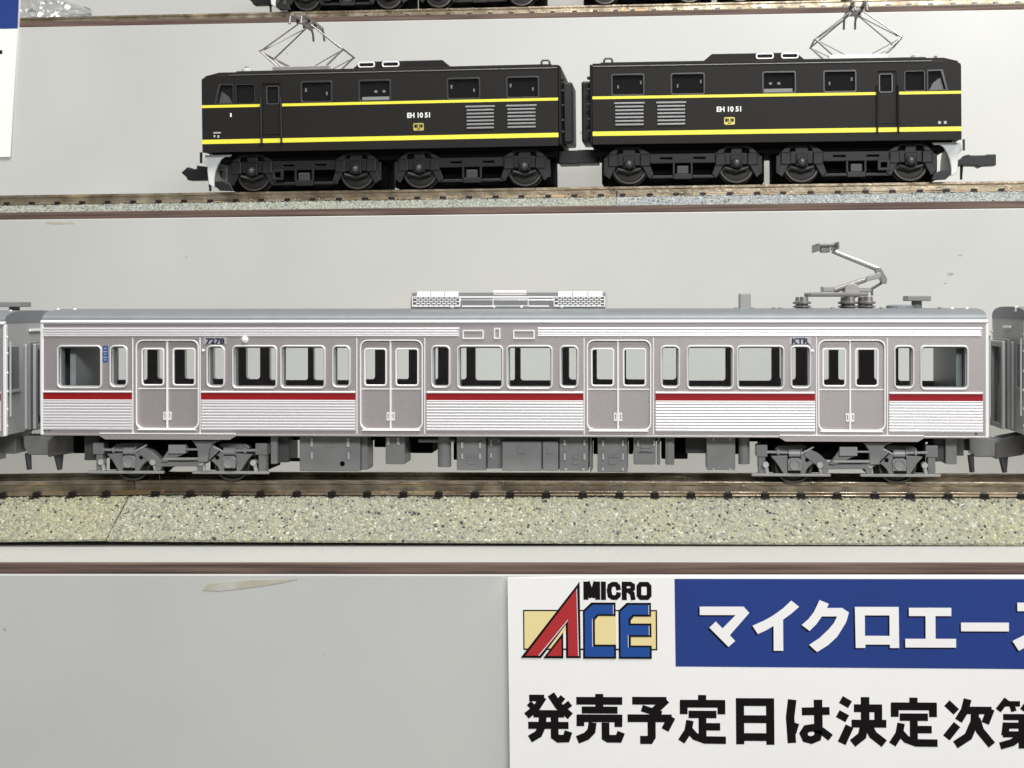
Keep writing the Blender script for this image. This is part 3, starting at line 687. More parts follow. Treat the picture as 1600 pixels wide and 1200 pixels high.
    for a, b in ((645,719),(866,945)):
        gz0, gz1 = AZ(478.5), AZ(464.5)
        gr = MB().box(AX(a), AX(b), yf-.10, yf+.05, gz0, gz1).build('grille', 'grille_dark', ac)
        plate('grille_frame', [rrect(AX(a)-.05, AX(b)+.05, gz0-.1, gz1+.1, .08), rrect(AX(a)+.08, AX(b)-.08, gz0+.02, gz1-.02, .05)], yf-.3, yf-.02, 'bead', gr)
        rows = 5; q = MB(); pitch = .74
        for k in range(rows):
            z = gz0+(gz1-gz0)*(k+.5)/rows; x = AX(a)+.15+(k % 2)*pitch*.5
            while x < AX(b)-.6:
                q.box(x, x+.56, yf-.26, yf-.08, z-.09, z+.06); x += pitch
        q.build('grille_mesh', 'bead', gr)
        x0, x1 = AX(a+5), AX(b-3)
        for k in range(3):
            xa, xb = x0+(x1-x0)*k/3+.05, x0+(x1-x0)*(k+1)/3-.05
            MB().add([(xa,-4.55,25.55),(xb,-4.55,25.55),(xb,-3.35,26.5),(xa,-3.35,26.5),(xa,-4.7,25.75),(xb,-4.7,25.75),(xb,-3.6,26.75),(xa,-3.6,26.75)],
                     [(0,1,2,3),(4,5,6,7),(0,1,5,4),(1,2,6,5),(2,3,7,6),(3,0,4,7)]).build('top_panel', 'frame', ac, bevel=.04)
    MB().box(AX(719), AX(866), yf-.16, yf+.05, AZ(466), AZ(463.5)).build('ledge', 'bead', ac, bevel=.04)
    MB().box(AX(722), AX(770), yf-.16, yf+.05, AZ(480), AZ(478)).box(AX(826), AX(858), yf-.16, yf+.05, AZ(480), AZ(478)).build('ledge', 'bead', ac, bevel=.04)
    plate('inspection_cover', [rrect(AX(770), AX(826), AZ(479), AZ(466.5), .1), rrect(AX(770)+.1, AX(826)-.1, AZ(479)+.1, AZ(466.5)-.1, .06)], yf-.1, yf+.04, 'bead', ac)
    MB().box(AX(769), AX(821), -3.6, -3.2, 26.5, 26.85).build('lifting_strip', 'bead', ac, bevel=.05)
    for d in (707, 772, 815, 878):
        MB().lathe([(.2,.1),(.2,-.2),(.06,-.28)], (AX(d), yf, AZ(480)), 'y', 8).build('bolt', 'bead', ac)
    # single-arm pantograph
    pb = MB().box(RX(1265,-3), RX(1357,-3), -3.6, -2.7, RZ(463.5,1300,-3), RZ(457,1300,-3)).box(RX(1265,-3), RX(1357,-3), 2.7, 3.6, RZ(463.5,1300,-3), RZ(457,1300,-3))
    pb.box(RX(1268,-3), RX(1275,-3), -2.7, 2.7, RZ(463,1300,-3), RZ(458,1300,-3)).box(RX(1340,-3), RX(1350,-3), -2.7, 2.7, RZ(463,1300,-3), RZ(458,1300,-3))
    pt = pb.build('pantograph', 'panto_dk', t, bevel=.15)
    for d in (1257, 1330, 1358):
        for yy in (-3.15, 3.15):
            x = RX(d, -3); zb_ = r0-.2 if abs(yy) < 2 else 23.75
            MB().lathe([(.5,zb_),(.5,24.3),(.95,24.45),(.95,24.6),(.55,24.7),(.55,24.85),(1.0,24.95),(1.0,25.15),(.6,25.3),(.55,25.9)], (x, yy, 0), 'z', 14).build('insulator', 'panto_dk', pt)
    zz = lambda y: RZ(y, 1330)
    MB().box(RX(1285), RX(1304), -1.4, 1.4, zz(456), zz(448)).box(RX(1338), RX(1361), -1.4, 1.4, zz(457), zz(448.5)).lathe([(1.1,-1.6),(1.1,1.6)], (RX(1331), 0, zz(455)), 'y', 14).build('spring_box', 'panto', pt, bevel=.12)
    MB().tube([(RX(1304), 0, zz(454)), (RX(1354), 0, zz(437.5))], .42, 10, .36).build('lower_arm', 'panto_dk', pt)
    MB().prism([(RX(1353),zz(440.5)),(RX(1356),zz(432.5)),(RX(1373),zz(426)),(RX(1378),zz(428)),(RX(1377),zz(435))], -.7, .7, 'y').build('arm_block', 'panto', pt, bevel=.1)
    MB().prism([(RX(1368),zz(424)),(RX(1371),zz(418)),(RX(1377),zz(419)),(RX(1387),zz(436)),(RX(1386),zz(444)),(RX(1378),zz(443)),(RX(1375),zz(434))], -.6, .6, 'y').build('knuckle', 'panto_dk', pt, bevel=.1)
    MB().tube([(RX(1379), .2, zz(443)), (RX(1364.5), .2, zz(451.5)), (RX(1364.5), .2, zz(462))], .2, 8).build('link_rod', 'panto_dk', pt)
    MB().tube([(RX(1375), 0, zz(421.5)), (RX(1302), 0, zz(392.5))], .4, 10, .34).build('upper_arm', 'panto', pt)
    hd = MB().box(RX(1274.5), RX(1277.5), -3.8, 3.8, zz(394), zz(382)).box(RX(1304.5), RX(1307.5), -3.8, 3.8, zz(391), zz(380))
    hd.box(RX(1274), RX(1308), -1.6, -1.2, zz(385.5), zz(382)).box(RX(1274), RX(1308), 1.2, 1.6, zz(385.5), zz(382)).box(RX(1283), RX(1297), -.9, .9, zz(395), zz(383))
    hd.build('collector_head', 'panto_dk', pt, bevel=.08)
    # roof pipes, clamps, vents
    MB().box(RX(1155,-2), RX(1172.5,-2), -4.2, -1.2, 23.6, RZ(458.5,1160,-2)).build('arrester_box', 'under_mid', t, bevel=.2)
    MB().tube([(RX(1148,-5), -4.6, 24.05), (RX(1402,-5), -4.6, 24.05)], .22, 8).build('roof_pipe', 'roof', t)
    for d in (1150.5, 1176, 1210, 1220, 1268, 1302, 1379, 1471):
        MB().box(RX(d-3,-5), RX(d+3,-5), -5.1, -4.1, 23.6, 24.45).build('pipe_clamp', 'under', t, bevel=.14)
    MB().lathe([(1.9,23.8),(1.9,24.6),(1.6,24.75),(.2,24.8)], (RX(1407,-3), -3, 0), 'z', 20).build('roof_vent', 'roof', t)
    MB().box(RX(1416), RX(1452.5), -1.9, 1.9, RZ(470.5,1430), RZ(462.5,1430)).lathe([(.75,23.9),(.75,RZ(470,1430))], (RX(1434), 0, 0), 'z', 14).build('radio_aerial', 'under', t, bevel=.1)
    for d in (92, 118, 1489, 1512):
        MB().lathe([(.28,23.6),(.28,24.2),(.1,24.4)], (cud(d, 5), -4.3, 0), 'z', 8).build('roof_hook', 'bead', t)
    return t

M['chrome_rib'] = nmat('bright_fluting', (0.76, 0.74, 0.75), 0.35, 0.3)
M['plate_silver'] = nmat('silver_plate', (0.55, 0.53, 0.55), 0.4, 0.4)
M['grille_dark'] = nmat('grille_backing', (0.12, 0.115, 0.11), 0.5, 0.3)  # even dark grey plate behind the pale grille mesh
M['glass_dark_solid'] = nmat('end_window_glass', (0.15, 0.155, 0.16), 0.2)
silver = silver_car('complete silver commuter car with red bands and number 7278 at the centre')
index_children()
OUT = ('door', 'window', 'fluted_panel', 'seat', 'equipment_box', 'air_pipe', 'surround_trim', 'door_frame', 'door_sill', 'surround_top', 'door_edge', 'destination_frame', 'number_plate', 'sticker', 'side_lamp', 'door_lamp', 'air_conditioner', 'pantograph', 'floor', 'partition', 'tow_mark')
for dx, lab, skip in ((-135.3, 'silver car cut off by the left edge, only its grey end wall showing', ('air_conditioner', 'pantograph', 'number_plate', 'sticker', 'destination_frame')),
                      (135.2, 'silver car cut off by the right edge, dark open gangway at its end', ('air_conditioner', 'pantograph', 'number_plate', 'sticker', 'destination_frame'))):
    c = copy_tree(silver, None, skip); c['label'] = lab
    if dx < 0:
        for ch in scene.objects:
            if ch.parent == c and ch.name.startswith('radio_aerial'): ch.location.x += 4.6*S; ch.location.z -= .5*S
    c.location = Vector((-20.5+dx, 197.0+dx*.0016, -24.57-dx*.0056))*S

# ================================================================= black electric locomotive unit
def lu(d): return (d-596)*.1205
def lv(y, d): return 8.75+(219.8-(y+.0219*(d-596)))*.1205
def lud(d, dy): return lu(1024+(d-1024)*(256+dy)/256)
def lvd(y, d, dy):
    yh = 478-.0082*(d-927); k = (256+dy)/256
    return lv(yh+(y-yh)*k, 1024+(d-1024)*k)

def loco(label, m, loc, rot, cat='locomotive'):
    """m = 1: cab at the left end; m = -1: cab at the right end"""
    t = thing('electric_locomotive', label, cat, loc, rot, 'black locomotive units coupled in pairs')
    f = -9.35
    X = lambda d: m*lu(d)
    def B(q, a, b, *r): return q.box(m*a, m*b, *r)
    def mirror(pts): return [(m*a, b) for a, b in pts]
    xl, xr = lu(312), lu(875.5)
    zb, zt = 7.18, 21.5
    # ---- side wall with window openings
    wins = [(472,519,128,159),(564,612,128.3,157.5),(703.5,752.7,122.3,153),(796.7,844.8,119.8,151)]
    W = [(lu(a), lu(b), lv(d_, (a+b)/2), lv(c, (a+b)/2)) for a, b, c, d_ in wins]
    z0s = sum(w_[2] for w_ in W)/4; z1s = sum(w_[3] for w_ in W)/4
    W = [(a, b, z0s, z1s) for a, b, _, _ in W]
    cab1 = [(lu(335),lv(161.5,340)),(lu(362),lv(161.5,362)),(lu(362),lv(133,362)),(lu(343),lv(133,343))]
    cab2 = rrect(lu(368), lu(396.5), lv(161.5,382), lv(132.5,382), .25)
    dwin = rrect(lu(416.5), lu(434.5), lv(161.5,425), lv(135,425), .25)
    door = (lu(409.5), lu(438.5), lv(209.5,424), lv(130,424))
    holes = [rrect(a, b, c, d_, .3) for a, b, c, d_ in W] + [cab1, cab2]
    dhole = rrect(door[0], door[1], door[2], door[3], .2)
    out = [(xl,zb),(xr,zb),(xr,zt),(lu(335),zt),(xl+.5,lv(121.3,316)),(xl+.12,lv(123,313)),(xl,lv(126,312))]
    plate('side_wall', [mirror(l) for l in [out]+holes+[dhole]], f, f+.7, 'black', t)
    plate('side_wall', [mirror(l) for l in [out]+holes], -f-.7, -f, 'black', t)
    B(MB(), xl+1.4, xr-.6, f+1.5, -f-1.5, zb-.3, zt+.6).build('inner_block', 'void', t)
    # windows
    for i, (a, b, c, d_) in enumerate(W):
        wf = plate('window', [mirror(rrect(a-.25, b+.25, c-.25, d_+.25, .45)), mirror(rrect(a+.08, b-.08, c+.08, d_-.08, .22))], f-.07, f+.3, 'black_sheen', t, bevel=.06)
        B(MB(), a-.1, b+.1, f+.38, f+.5, c-.1, d_+.1).build('pane', 'glass_dark', wf)
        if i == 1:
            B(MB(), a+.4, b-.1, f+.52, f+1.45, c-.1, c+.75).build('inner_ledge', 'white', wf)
            for q in (.45, .72):  # small white blocks stand in for glints in the glass
                B(MB(), a+(b-a)*q, a+(b-a)*q+.5, f+1.2, f+1.45, c+1.65, c+2.05).build('painted_glint', 'white', wf)
        else:  # other windows: white specks modelled in place of pane reflections
            B(MB(), a+(b-a)*.06, a+(b-a)*.06+.3, f+1.2, f+1.45, c+2.1, c+2.75).build('painted_glint', 'white', wf)
            B(MB(), a+(b-a)*.8, a+(b-a)*.8+.22, f+.7, f+.95, c+1.3, c+1.9).build('painted_glint', 'white', wf)
    cb = plate('cab_window', [mirror([(cab1[0][0]-.35,cab1[0][1]-.15),(cab1[1][0]+.12,cab1[1][1]-.15),(cab1[2][0]+.12,cab1[2][1]+.25),(cab1[3][0]-.4,cab1[3][1]+.25)]), mirror(cab1)], f-.06, f+.4, 'black_sheen', t)
    plate('pane', [mirror(cab1)], f+.35, f+.45, 'glass_dark', cb)
    MB().add([(m*a, f+.9+k_, b) for k_ in (0,.3) for a, b in ((cab1[0][0]+.2,cab1[0][1]),(cab1[1][0]-.4,cab1[0][1]),(cab1[1][0]-1.0,cab1[0][1]+1.3),(cab1[0][0]+.8,cab1[0][1]+2.4))], [(0,1,2,3),(4,5,6,7),(0,1,5,4),(1,2,6,5),(2,3,7,6),(3,0,4,7)]).build('cab_seat', 'louvre', cb)
    cb = plate('cab_window', [mirror(rrect(lu(367), lu(397.5), lv(162.5,382), lv(131.5,382), .35)), mirror(cab2)], f-.06, f+.4, 'black_sheen', t)
    plate('pane', [mirror(cab2)], f+.35, f+.45, 'glass_dark', cb)
    # door, recessed, with window and handrails
    dr = plate('door', [mirror(dhole), mirror(dwin)], f+.28, f+.7, 'black', t)
    plate('door_window_frame', [mirror(rrect(lu(415.3), lu(435.7), lv(162.7,425), lv(134,425), .35)), mirror(dwin)], f+.2, f+.4, 'louvre_dk', dr)
    plate('pane', [mirror(dwin)], f+.5, f+.6, 'glass_dark', dr)
    B(MB(), door[0]-.1, door[1]+.1, f-.12, f+.3, door[2]-.12, door[2]+.12).build('door_step', 'black', dr, bevel=.05)
    for d in (407.7, 439.5):
        x = lu(d)
        MB().tube([(m*x, f+.1, lv(152,d)), (m*x, f-.4, lv(152.6,d)), (m*x, f-.4, lv(224,d)), (m*x, f+.1, lv(225,d))], .17, 8).build('handrail', 'black_p', t)
    # yellow lines, interrupted at the door
    e1, e2 = lu(406.6), lu(440.6)
    zu0, zu1 = 8.75+6.86, 8.75+6.86+.52
    zl0, zl1 = 8.75, 8.75+.82
    for a, b in ((xl-.02, e1), (e2, xr+.02)):
        B(MB(), a, b, f-.04, f+.1, zu0, zu1).build('yellow_line', 'yellow', t)
    for a, b in ((xl-.02, e1), (e1+.3, e2-.3), (e2, xr+.02)):
        B(MB(), a, b, f-.04, f+.1, zl0, zl1).build('yellow_line', 'yellow', t)
    # louvres
    for a, b in ((732.5,775.5),(796.5,840.5)):
        z1 = 8.75+6.25; z0 = 8.75+1.85
        lo = plate('louvre', [mirror(rrect(lu(a)-.25, lu(b)+.25, z0-.25, z1+.3, .1))], f-.03, f+.1, 'black', t)
        n = 7; ph = (z1-z0)/(n-.4)
        for k in range(n):
            z = z0+k*ph; ex = .22 if k == n-1 else 0
            B(MB(), lu(a)-ex, lu(b)+ex, f-.26, f+.02, z, z+ph*.5).build('slat', 'louvre', lo, bevel=.06)
    # lettering and plate
    if m == 1: ta, tb, tz, pa, pb_ = lu(639), lu(675), lv(182.3,657), lu(648.5), lu(665)
    else:
        ta, tb, tz, pa, pb_ = m*lu(0), 0, 0, 0, 0
        q = lambda d: (d-1212)*.1190
        ta, tb, pa, pb_, tz = q(1123), q(1161), q(1134.5), q(1151), 8.75+(207.0-170.0)*.1195
    text('lettering', 'EH 10 51', ta, tb, 8.75+4.15, 8.75+5.15, f-.0, 'white', t, offset=.035, depth=.03)
    pl = plate('maker_plate', [rrect(pa, pb_, 8.75+1.75, 8.75+3.15, .25)], f-.06, f+.1, 'gold', t)
    w_ = pb_-pa
    plate('plate_relief', [rrect(pa+.2, pa+w_*.45, 8.75+2.3, 8.75+2.9, .1), rrect(pa+w_*.3, pa+w_*.38, 8.75+2.5, 8.75+2.7, .02)], f-.085, f-.06, 'ink', pl)
    plate('plate_relief', [rrect(pa+w_*.57, pb_-.2, 8.75+2.3, 8.75+2.9, .1), rrect(pa+w_*.66, pa+w_*.74, 8.75+2.5, 8.75+2.7, .02)], f-.085, f-.06, 'ink', pl)
    plate('plate_relief', [rrect(pa+w_*.36, pa+w_*.64, 8.75+1.95, 8.75+2.12, .03)], f-.085, f-.06, 'ink', pl)
    if m == 1:
        B(MB(), lu(357.3), lu(359.7), f-.03, f+.05, lv(183,358), lv(177,358)).build('depot_mark', 'white', t)
        for a, b, ya, yb in ((330,342,207,209),(330.5,333,211.5,215),(336.5,339.5,212,216)):
            B(MB(), lu(a), lu(b), f-.03, f+.05, lv(yb,335), lv(ya,335)).build('depot_mark', 'white_dim', t)
    else:
        for d in (336.5, 345):
            B(MB(), lu(d-2), lu(d+2), f-.03, f+.05, 8.75+1.35, 8.75+1.85).build('depot_mark', 'white_dim', t)
    # ---- roof with drip edge, ridge and fan housing
    prof = []
    for k in range(21):
        a = math.pi*k/20
        prof.append((-9.35*math.copysign(abs(math.cos(a))**.7, math.cos(a)), zt+1.45*math.sin(a)**.7))
    MB().prism(prof, m*(lu(336)), m*xr, 'x').build('roof', 'black', t)
    # cab end of the roof slopes down, as a tapered hood
    c0 = [(y, z) for y, z in prof]; c1 = [(y*.95, zt-.2+(z-zt)*.68) for y, z in prof]
    n = len(c0)
    MB().add([(m*lu(336.2), y, z) for y, z in c0]+[(m*(xl+.45), y, z) for y, z in c1],
             [tuple(range(n)), tuple(range(2*n-1, n-1, -1))]+[(i, (i+1) % n, n+(i+1) % n, n+i) for i in range(n)]).build('cab_roof', 'black', t)
    B(MB(), xl+.02, xl+1.2, f+.72, -f-.72, zb, lv(123,314)).build('cab_front', 'black', t, bevel=.3)
    B(MB(), xl-.03, xl+.05, f+1.0, -f-1.0, zu0, zu1).build('yellow_line', 'yellow', t); B(MB(), xl-.03, xl+.05, f+1, -f-1, zl0, zl1).build('yellow_line', 'yellow', t)
    B(MB(), lu(356), xr, f-.14, f+.25, zt+.1, zt+.3).build('drip_edge', 'louvre_dk', t, bevel=.08)
    MB().prism([(-7.0,22.2),(-6.5,22.98),(6.5,22.98),(7.0,22.2)], m*lud(368,3), m*lud(866,3), 'x').build('roof_walk', 'black', t, bevel=.1)
    fh = MB().prism([(m*lud(551,4),22.8),(m*lud(566,4),24.4),(m*lud(695,4),24.4),(m*lud(711,4),22.8)], -5.6, 5.6, 'y').build('fan_housing', 'black', t, bevel=.15)
    for a, b in ((562.5,589.5),(600.5,628)):
        plate('lift_ring', [mirror(rrect(lud(a,4), lud(b,4), 23.15, 24.3, .4)), mirror(rrect(lud(a,4)+.28, lud(b,4)-.28, 23.42, 24.02, .25))], -6.05, -5.6, 'bead', fh, bevel=.1)
    MB().tube([(m*lud(850,5), -4.2, 22.5), (m*lud(850,5), -4.2, 23.8), (m*lud(852,5), -4.2, 24.1), (m*lud(860,5), -4.2, 24.1), (m*lud(862.5,5), -4.2, 23.8), (m*lud(862.5,5), -4.2, 22.5)], .2, 8).build('lifting_eye', 'black_sheen', t)
    MB().lathe([(1.0,22.6),(1.0,23.65),(.8,23.8),(.1,23.85)], (m*lud(384,5), -4.0, 0), 'z', 18).build('headlamp', 'plough', t)
    MB().tube([(m*lud(358,7), -2.0, 22.0), (m*lud(357,7), -2.0, 23.9)], .12 if m > 0 else .34, 8).build('whistle', 'panto', t)
    # ---- inner end: gangway frame, ladder irons
    B(MB(), xr+.0, xr+.55, f+.4, -f-.4, 7.4, 22.2).build('end_wall', 'black', t, bevel=.2)
    B(MB(), xr+.55, xr+2.4, -4.6, 4.6, 8.2, 19.8).build('gangway', 'black_p', t, bevel=.35)
    for z in (19.6, 17.4, 14.6, 11.8, 9.6):
        B(MB(), xr+.5, xr+1.1, f+.9, f+2.2, z, z+.45).build('end_step', 'black_p', t, bevel=.08)
    B(MB(), xr-.6, xr+3.4, -2.6, 2.6, 4.4, 7.0).build('drawbar', 'black_p', t, bevel=.2)
    # ---- underframe
    B(MB(), xl+2.5, xr-.4, f+2.9, -f-2.6, 5.4, zb).build('underframe', 'void', t)
    # plough, step iron, coupler at the cab end
    D = 2.0
    U = lambda d: m*lud(d, D); V = lambda y, d: lvd(y, d, D)
    plate('plough', [[(U(a), V(b, a)) for a, b in ((316,242),(320.5,244),(327,240),(358,239.5),(359,241.5),(355,245.5),(347,245.5),(341,250),(336,259),(332,269),(330,281),(330.5,294),(327,293),(321,289),(319,267),(320,262),(313.5,256))]], f+D, f+D+.8, 'plough', t, bevel=.15)
    MB().prism([(U(a), V(b, a)) for a, b in ((316.5,243),(319.5,262),(321,288),(325,290),(323.5,262),(321,244))], f+D+.6, -f-D, 'y').build('plough_blade', 'plough', t, bevel=.1)
    MB().prism([(U(a), V(b, a)) for a, b in ((330,284),(331,293),(338,299),(360,299.5),(356,289),(343,284))], f+D+.3, f+D+1.0, 'y').build('rail_guard', 'black_p', t, bevel=.15)
    MB().box(U(311.5), U(314.5), f+.6, f+1.1, V(257,313), zb+.1).build('step_iron', 'black_p', t)
    D = 9.35
    cz = lvd(272, 300, D)
    U = lambda d: m*lud(d, D); V = lambda y: lvd(y, 300, D)
    if m > 0:
        cp = [(U(280),V(272)),(U(290),V(263.5)),(U(293),V(263.5)),(U(293),V(266.5)),(U(305),V(266.5)),(U(305),V(261)),(U(320),V(263)),(U(323),V(270)),(U(345),V(270)),(U(345),V(281)),(U(322),V(284)),(U(290),V(284)),(U(288),V(279))]
    else:
        cp = [(42.3,5.25),(40.6,5.25),(40.2,5.1),(37.6,5.1),(37.2,5.3),(36.4,5.1),(35.9,4.5),(33.5,3.9),(33.5,3.2),(36.4,3.2),(38.6,3.15),(39.3,2.75),(40.0,3.1),(42.3,3.15)]
    MB().prism(cp, -1.3, 1.3, 'y').build('coupler', 'black_p', t, bevel=.15)
    MB().tube([(U(322), 0, V(280)), (U(323), 0, V(301))], .32, 8, .22).build('trip_pin', 'black_p', t)
    # ---- bogies
    D = 2.6
    U0 = lambda d: lud(d, D); V0 = lambda y, d: lvd(y, d, D)
    for bi, (ca, cb_) in enumerate(((391.5,557),(655,824))):
        cx = (U0(ca)+U0(cb_))/2; half = 10.05
        za = 3.65
        P = lambda pts: [(m*(cx+a), b) for a, b in pts]
        yf = f+D
        fr = plate('bogie', [P([(-14.4,5.2),(-12.6,7.0),(-8.2,7.1),(-6.0,5.6),(6.0,5.6),(8.2,7.1),(12.6,7.0),(14.4,5.2),(14.4,4.2),(12.6,3.9),(12.4,3.4),(7.4,3.4),(7.0,3.75),(-7.0,3.75),(-7.4,3.4),(-12.4,3.4),(-12.6,3.9),(-14.4,4.2)]),
                            P([(-12.3,6.4),(-11.2,6.6),(-11.0,5.6),(-12.6,5.4)]), P([(-9.2,6.6),(-8.2,6.4),(-7.6,5.6),(-9.0,5.6)]), P([(11.0,5.6),(11.2,6.6),(12.3,6.4),(12.6,5.4)]), P([(7.6,5.6),(8.2,6.4),(9.2,6.6),(9.0,5.6)]),
                            P([(-4.2,4.55),(-2.0,4.55),(-2.0,4.85),(-4.2,4.85)]), P([(2.0,4.55),(4.2,4.55),(4.2,4.85),(2.0,4.85)])], yf, yf+1.0, 'black_p', t, bevel=.12)
        for s in (-1, 1):
            ax = cx+s*half
            ab = MB(); B(ab, ax-1.1, ax+1.1, yf-.55, yf+.5, 2.9, 5.2); ab.lathe([(.95,-.4),(.95,-.8),(.75,-1.0)], (m*ax, yf, za), 'y', 16)
            abo = ab.build('axle_box', 'black_p', fr, bevel=.12)
            MB().lathe([(.55,-.95),(.5,-1.15),(.2,-1.25)], (m*ax, yf, za), 'y', 14).build('axle_cap', 'axle_metal', abo, smooth=True)
            for q in (-1, 1):
                B(MB(), ax+q*3.0-.95, ax+q*3.0+.95, yf-.5, yf+.5, 3.2, 5.5).build('spring_block', 'black_p', fr, bevel=.18)
                MB().prism(P([(s*half+q*2.4,3.3),(s*half+q*4.0,3.3),(s*half+q*4.6,1.6),(s*half+q*3.7,.9),(s*half+q*3.1,2.0)]), yf-.2, yf+.4, 'y').build('brake_shoe', 'black_p', fr, bevel=.1)
            MB().tube([(m*(ax-2.2), yf-.1, 2.75), (m*ax, yf-.1, 2.1), (m*(ax+2.2), yf-.1, 2.75)], .3, 8).build('leaf_spring', 'black_p', fr)
            for yy, sg in ((-4.85, 1), (4.85, -1)):
                wl = MB().lathe([(.6,-.8*sg),(2.75,-.7*sg),(2.9,-1.0*sg),(3.2,-1.05*sg),(3.25,.9*sg),(3.6,1.0*sg),(3.6,1.4*sg),(.6,1.3*sg)], (m*ax, yy, 3.26), 'y', 40).build('wheel', 'wheel', fr)
                MB().lathe([(2.95,-1.12*sg),(3.26,-1.1*sg),(3.27,.85*sg),(2.95,.85*sg)], (m*ax, yy, 3.26), 'y', 40, ring=True).build('tyre', 'tyre', wl)
        # middle hanger, lower tie bar and brass block
        h = MB(); B(h, cx-1.7, cx+1.7, yf-.25, yf+.8, .75, 1.7); B(h, cx-1.9, cx-1.45, yf-.15, yf+.6, 1.6, 3.9); B(h, cx+1.45, cx+1.9, yf-.15, yf+.6, 1.6, 3.9)
        h.build('spring_hanger', 'black_p', fr, bevel=.1)
        B(MB(), cx-1.1, cx+1.1, yf-.3, yf+.8, 1.7, 3.2).build('motor_nose', 'black_mid', fr, bevel=.15)
        B(MB(), cx-6.4, cx+6.4, yf+.1, yf+.6, .95, 1.5).build('tie_bar', 'black_p', fr, bevel=.1)
        B(MB(), cx-1.2, cx+.9, yf+.9, yf+2.0, 5.5, 7.0).build('brass_block', 'brass', fr, bevel=.1)
        for s in (-1, 1):
            B(MB(), cx+s*14.2-.7, cx+s*14.2+.7, yf-.1, yf+.9, 1.6, 5.0).build('end_post', 'black_p', fr, bevel=.15)
        if bi == 0:
            plate('sand_box', [[(m*(cx-6.2+a), b) for a, b in ((0,1.9),(2.3,1.9),(2.3,4.0),(0,4.0))], [(m*(cx-6.2+a), b) for a, b in ((.6,2.4),(1.7,2.4),(1.7,3.4),(.6,3.4))]], yf-.5, yf+.2, 'black_p', fr, bevel=.1)
        q = MB(); B(q, cx-15.4, cx+15.4, -3.6, 3.6, .35, 7.0); B(q, cx-13.5, cx+13.5, 5.4, 6.4, 3.4, 6.4); q.build('gear_dark_fill', 'void', fr)  # black block puts painted shade behind the bogie frame
    # ---- diamond pantograph
    xc = lud(472, 4.8)
    zk = 27.1; zh = 32.9; zbse = 23.95
    pq = MB()
    for yy in (-4.6, 4.6):
        B(pq, xc-5.6, xc+5.6, yy-.35, yy+.35, 22.9, zbse)
    B(pq, xc-5.0, xc-4.3, -4.6, 4.6, 23.0, zbse); B(pq, xc+4.3, xc+5.0, -4.6, 4.6, 23.0, zbse); B(pq, xc-3.5, xc+2.5, -2.2, 1.2, 23.0, zbse+.55)
    pg = pq.build('pantograph', 'panto', t, bevel=.08)
    for s in (-1, 1):
        for yy in (-4.4, 4.4):
            MB().tube([(m*(xc+s*4.6), yy, zbse-.1), (m*(xc+s*8.1), yy, zk)], .19, 8).build('lower_arm', 'panto', pg)
            MB().tube([(m*(xc+s*8.1), yy, zk), (m*(xc+s*.7), yy*.55, zh)], .17, 8, .14).build('upper_arm', 'panto_dk' if s*m < 0 else 'panto', pg)
            MB().tube([(m*(xc+s*2.0), yy*.9, zbse-.1), (m*(xc+s*8.0), yy, zk-.1)], .1, 6).build('brace', 'panto_dk', pg)
        MB().tube([(m*(xc+s*8.1), -4.9, zk), (m*(xc+s*8.1), 4.9, zk)], .18, 8).build('knee_shaft', 'panto_dk', pg)
        MB().tube([(m*(xc+s*7.4), -4.1, zk+.3), (m*(xc+s*1.0), 2.2, zh-.3)], .11, 6).build('brace', 'panto_dk', pg)
    hb = MB()
    for s in (-1, 1):
        B(hb, xc+s*1.1-.35, xc+s*1.1+.35, -7.2, 7.2, zh+.25, zh+.75)
        for e in (-1, 1):
            hb.tube([(m*(xc+s*1.1), e*6.9, zh+.5), (m*(xc+s*1.1), e*8.2, zh-.1), (m*(xc+s*1.1), e*8.7, zh-1.6)], .24, 8)
    B(hb, xc-1.5, xc+1.5, -2.6, -2.1, zh-.3, zh+.3); B(hb, xc-1.5, xc+1.5, 2.1, 2.6, zh-.3, zh+.3); B(hb, xc-.6, xc+.6, -2.4, 2.4, zh-.25, zh+.1)
    hb.build('collector_head', 'panto_dk', pg, bevel=.06)
    return t
M['logo_pale'] = nmat('pale_ink', (0.75, 0.7, 0.72), 0.5)
M['louvre_dk'] = nmat('dark_metal_frame', (0.12, 0.12, 0.12), 0.35, 0.4)
M['white_dim'] = nmat('worn_white_ink', (0.45, 0.45, 0.44), 0.5)
M['black_sheen'] = nmat('satin_black', (0.04, 0.04, 0.04), 0.3)
M['black_mid'] = nmat('dark_grey_black', (0.04, 0.04, 0.042), 0.4)
M['axle_metal'] = nmat('dull_axle_metal', (0.09, 0.088, 0.085), 0.35, 0.4)
left = loco('black yellow-lined locomotive unit with its cab at the left, middle step', 1, (-51.43, 266.35, 22.74), (0, -.0042, -.015))
right = loco('black yellow-lined locomotive unit with its cab at the right, middle step', -1, (22.33, 265.24, 22.92), (0, .0018, -.015))
index_children()
for src, loc, rot, lab in ((left, (-58.4, 335.2, 72.25), (0, -.001, -.012), 'cut off black locomotive at top, pale plough and coupler at its left end'),
                           (right, (15.6, 334.3, 72.25), (0, 0, -.012), 'cut off black locomotive at top, right of the gap on the top step in view')):
    c = copy_tree(src); c.location = Vector(loc)*S; c.rotation_euler = rot; c['label'] = lab

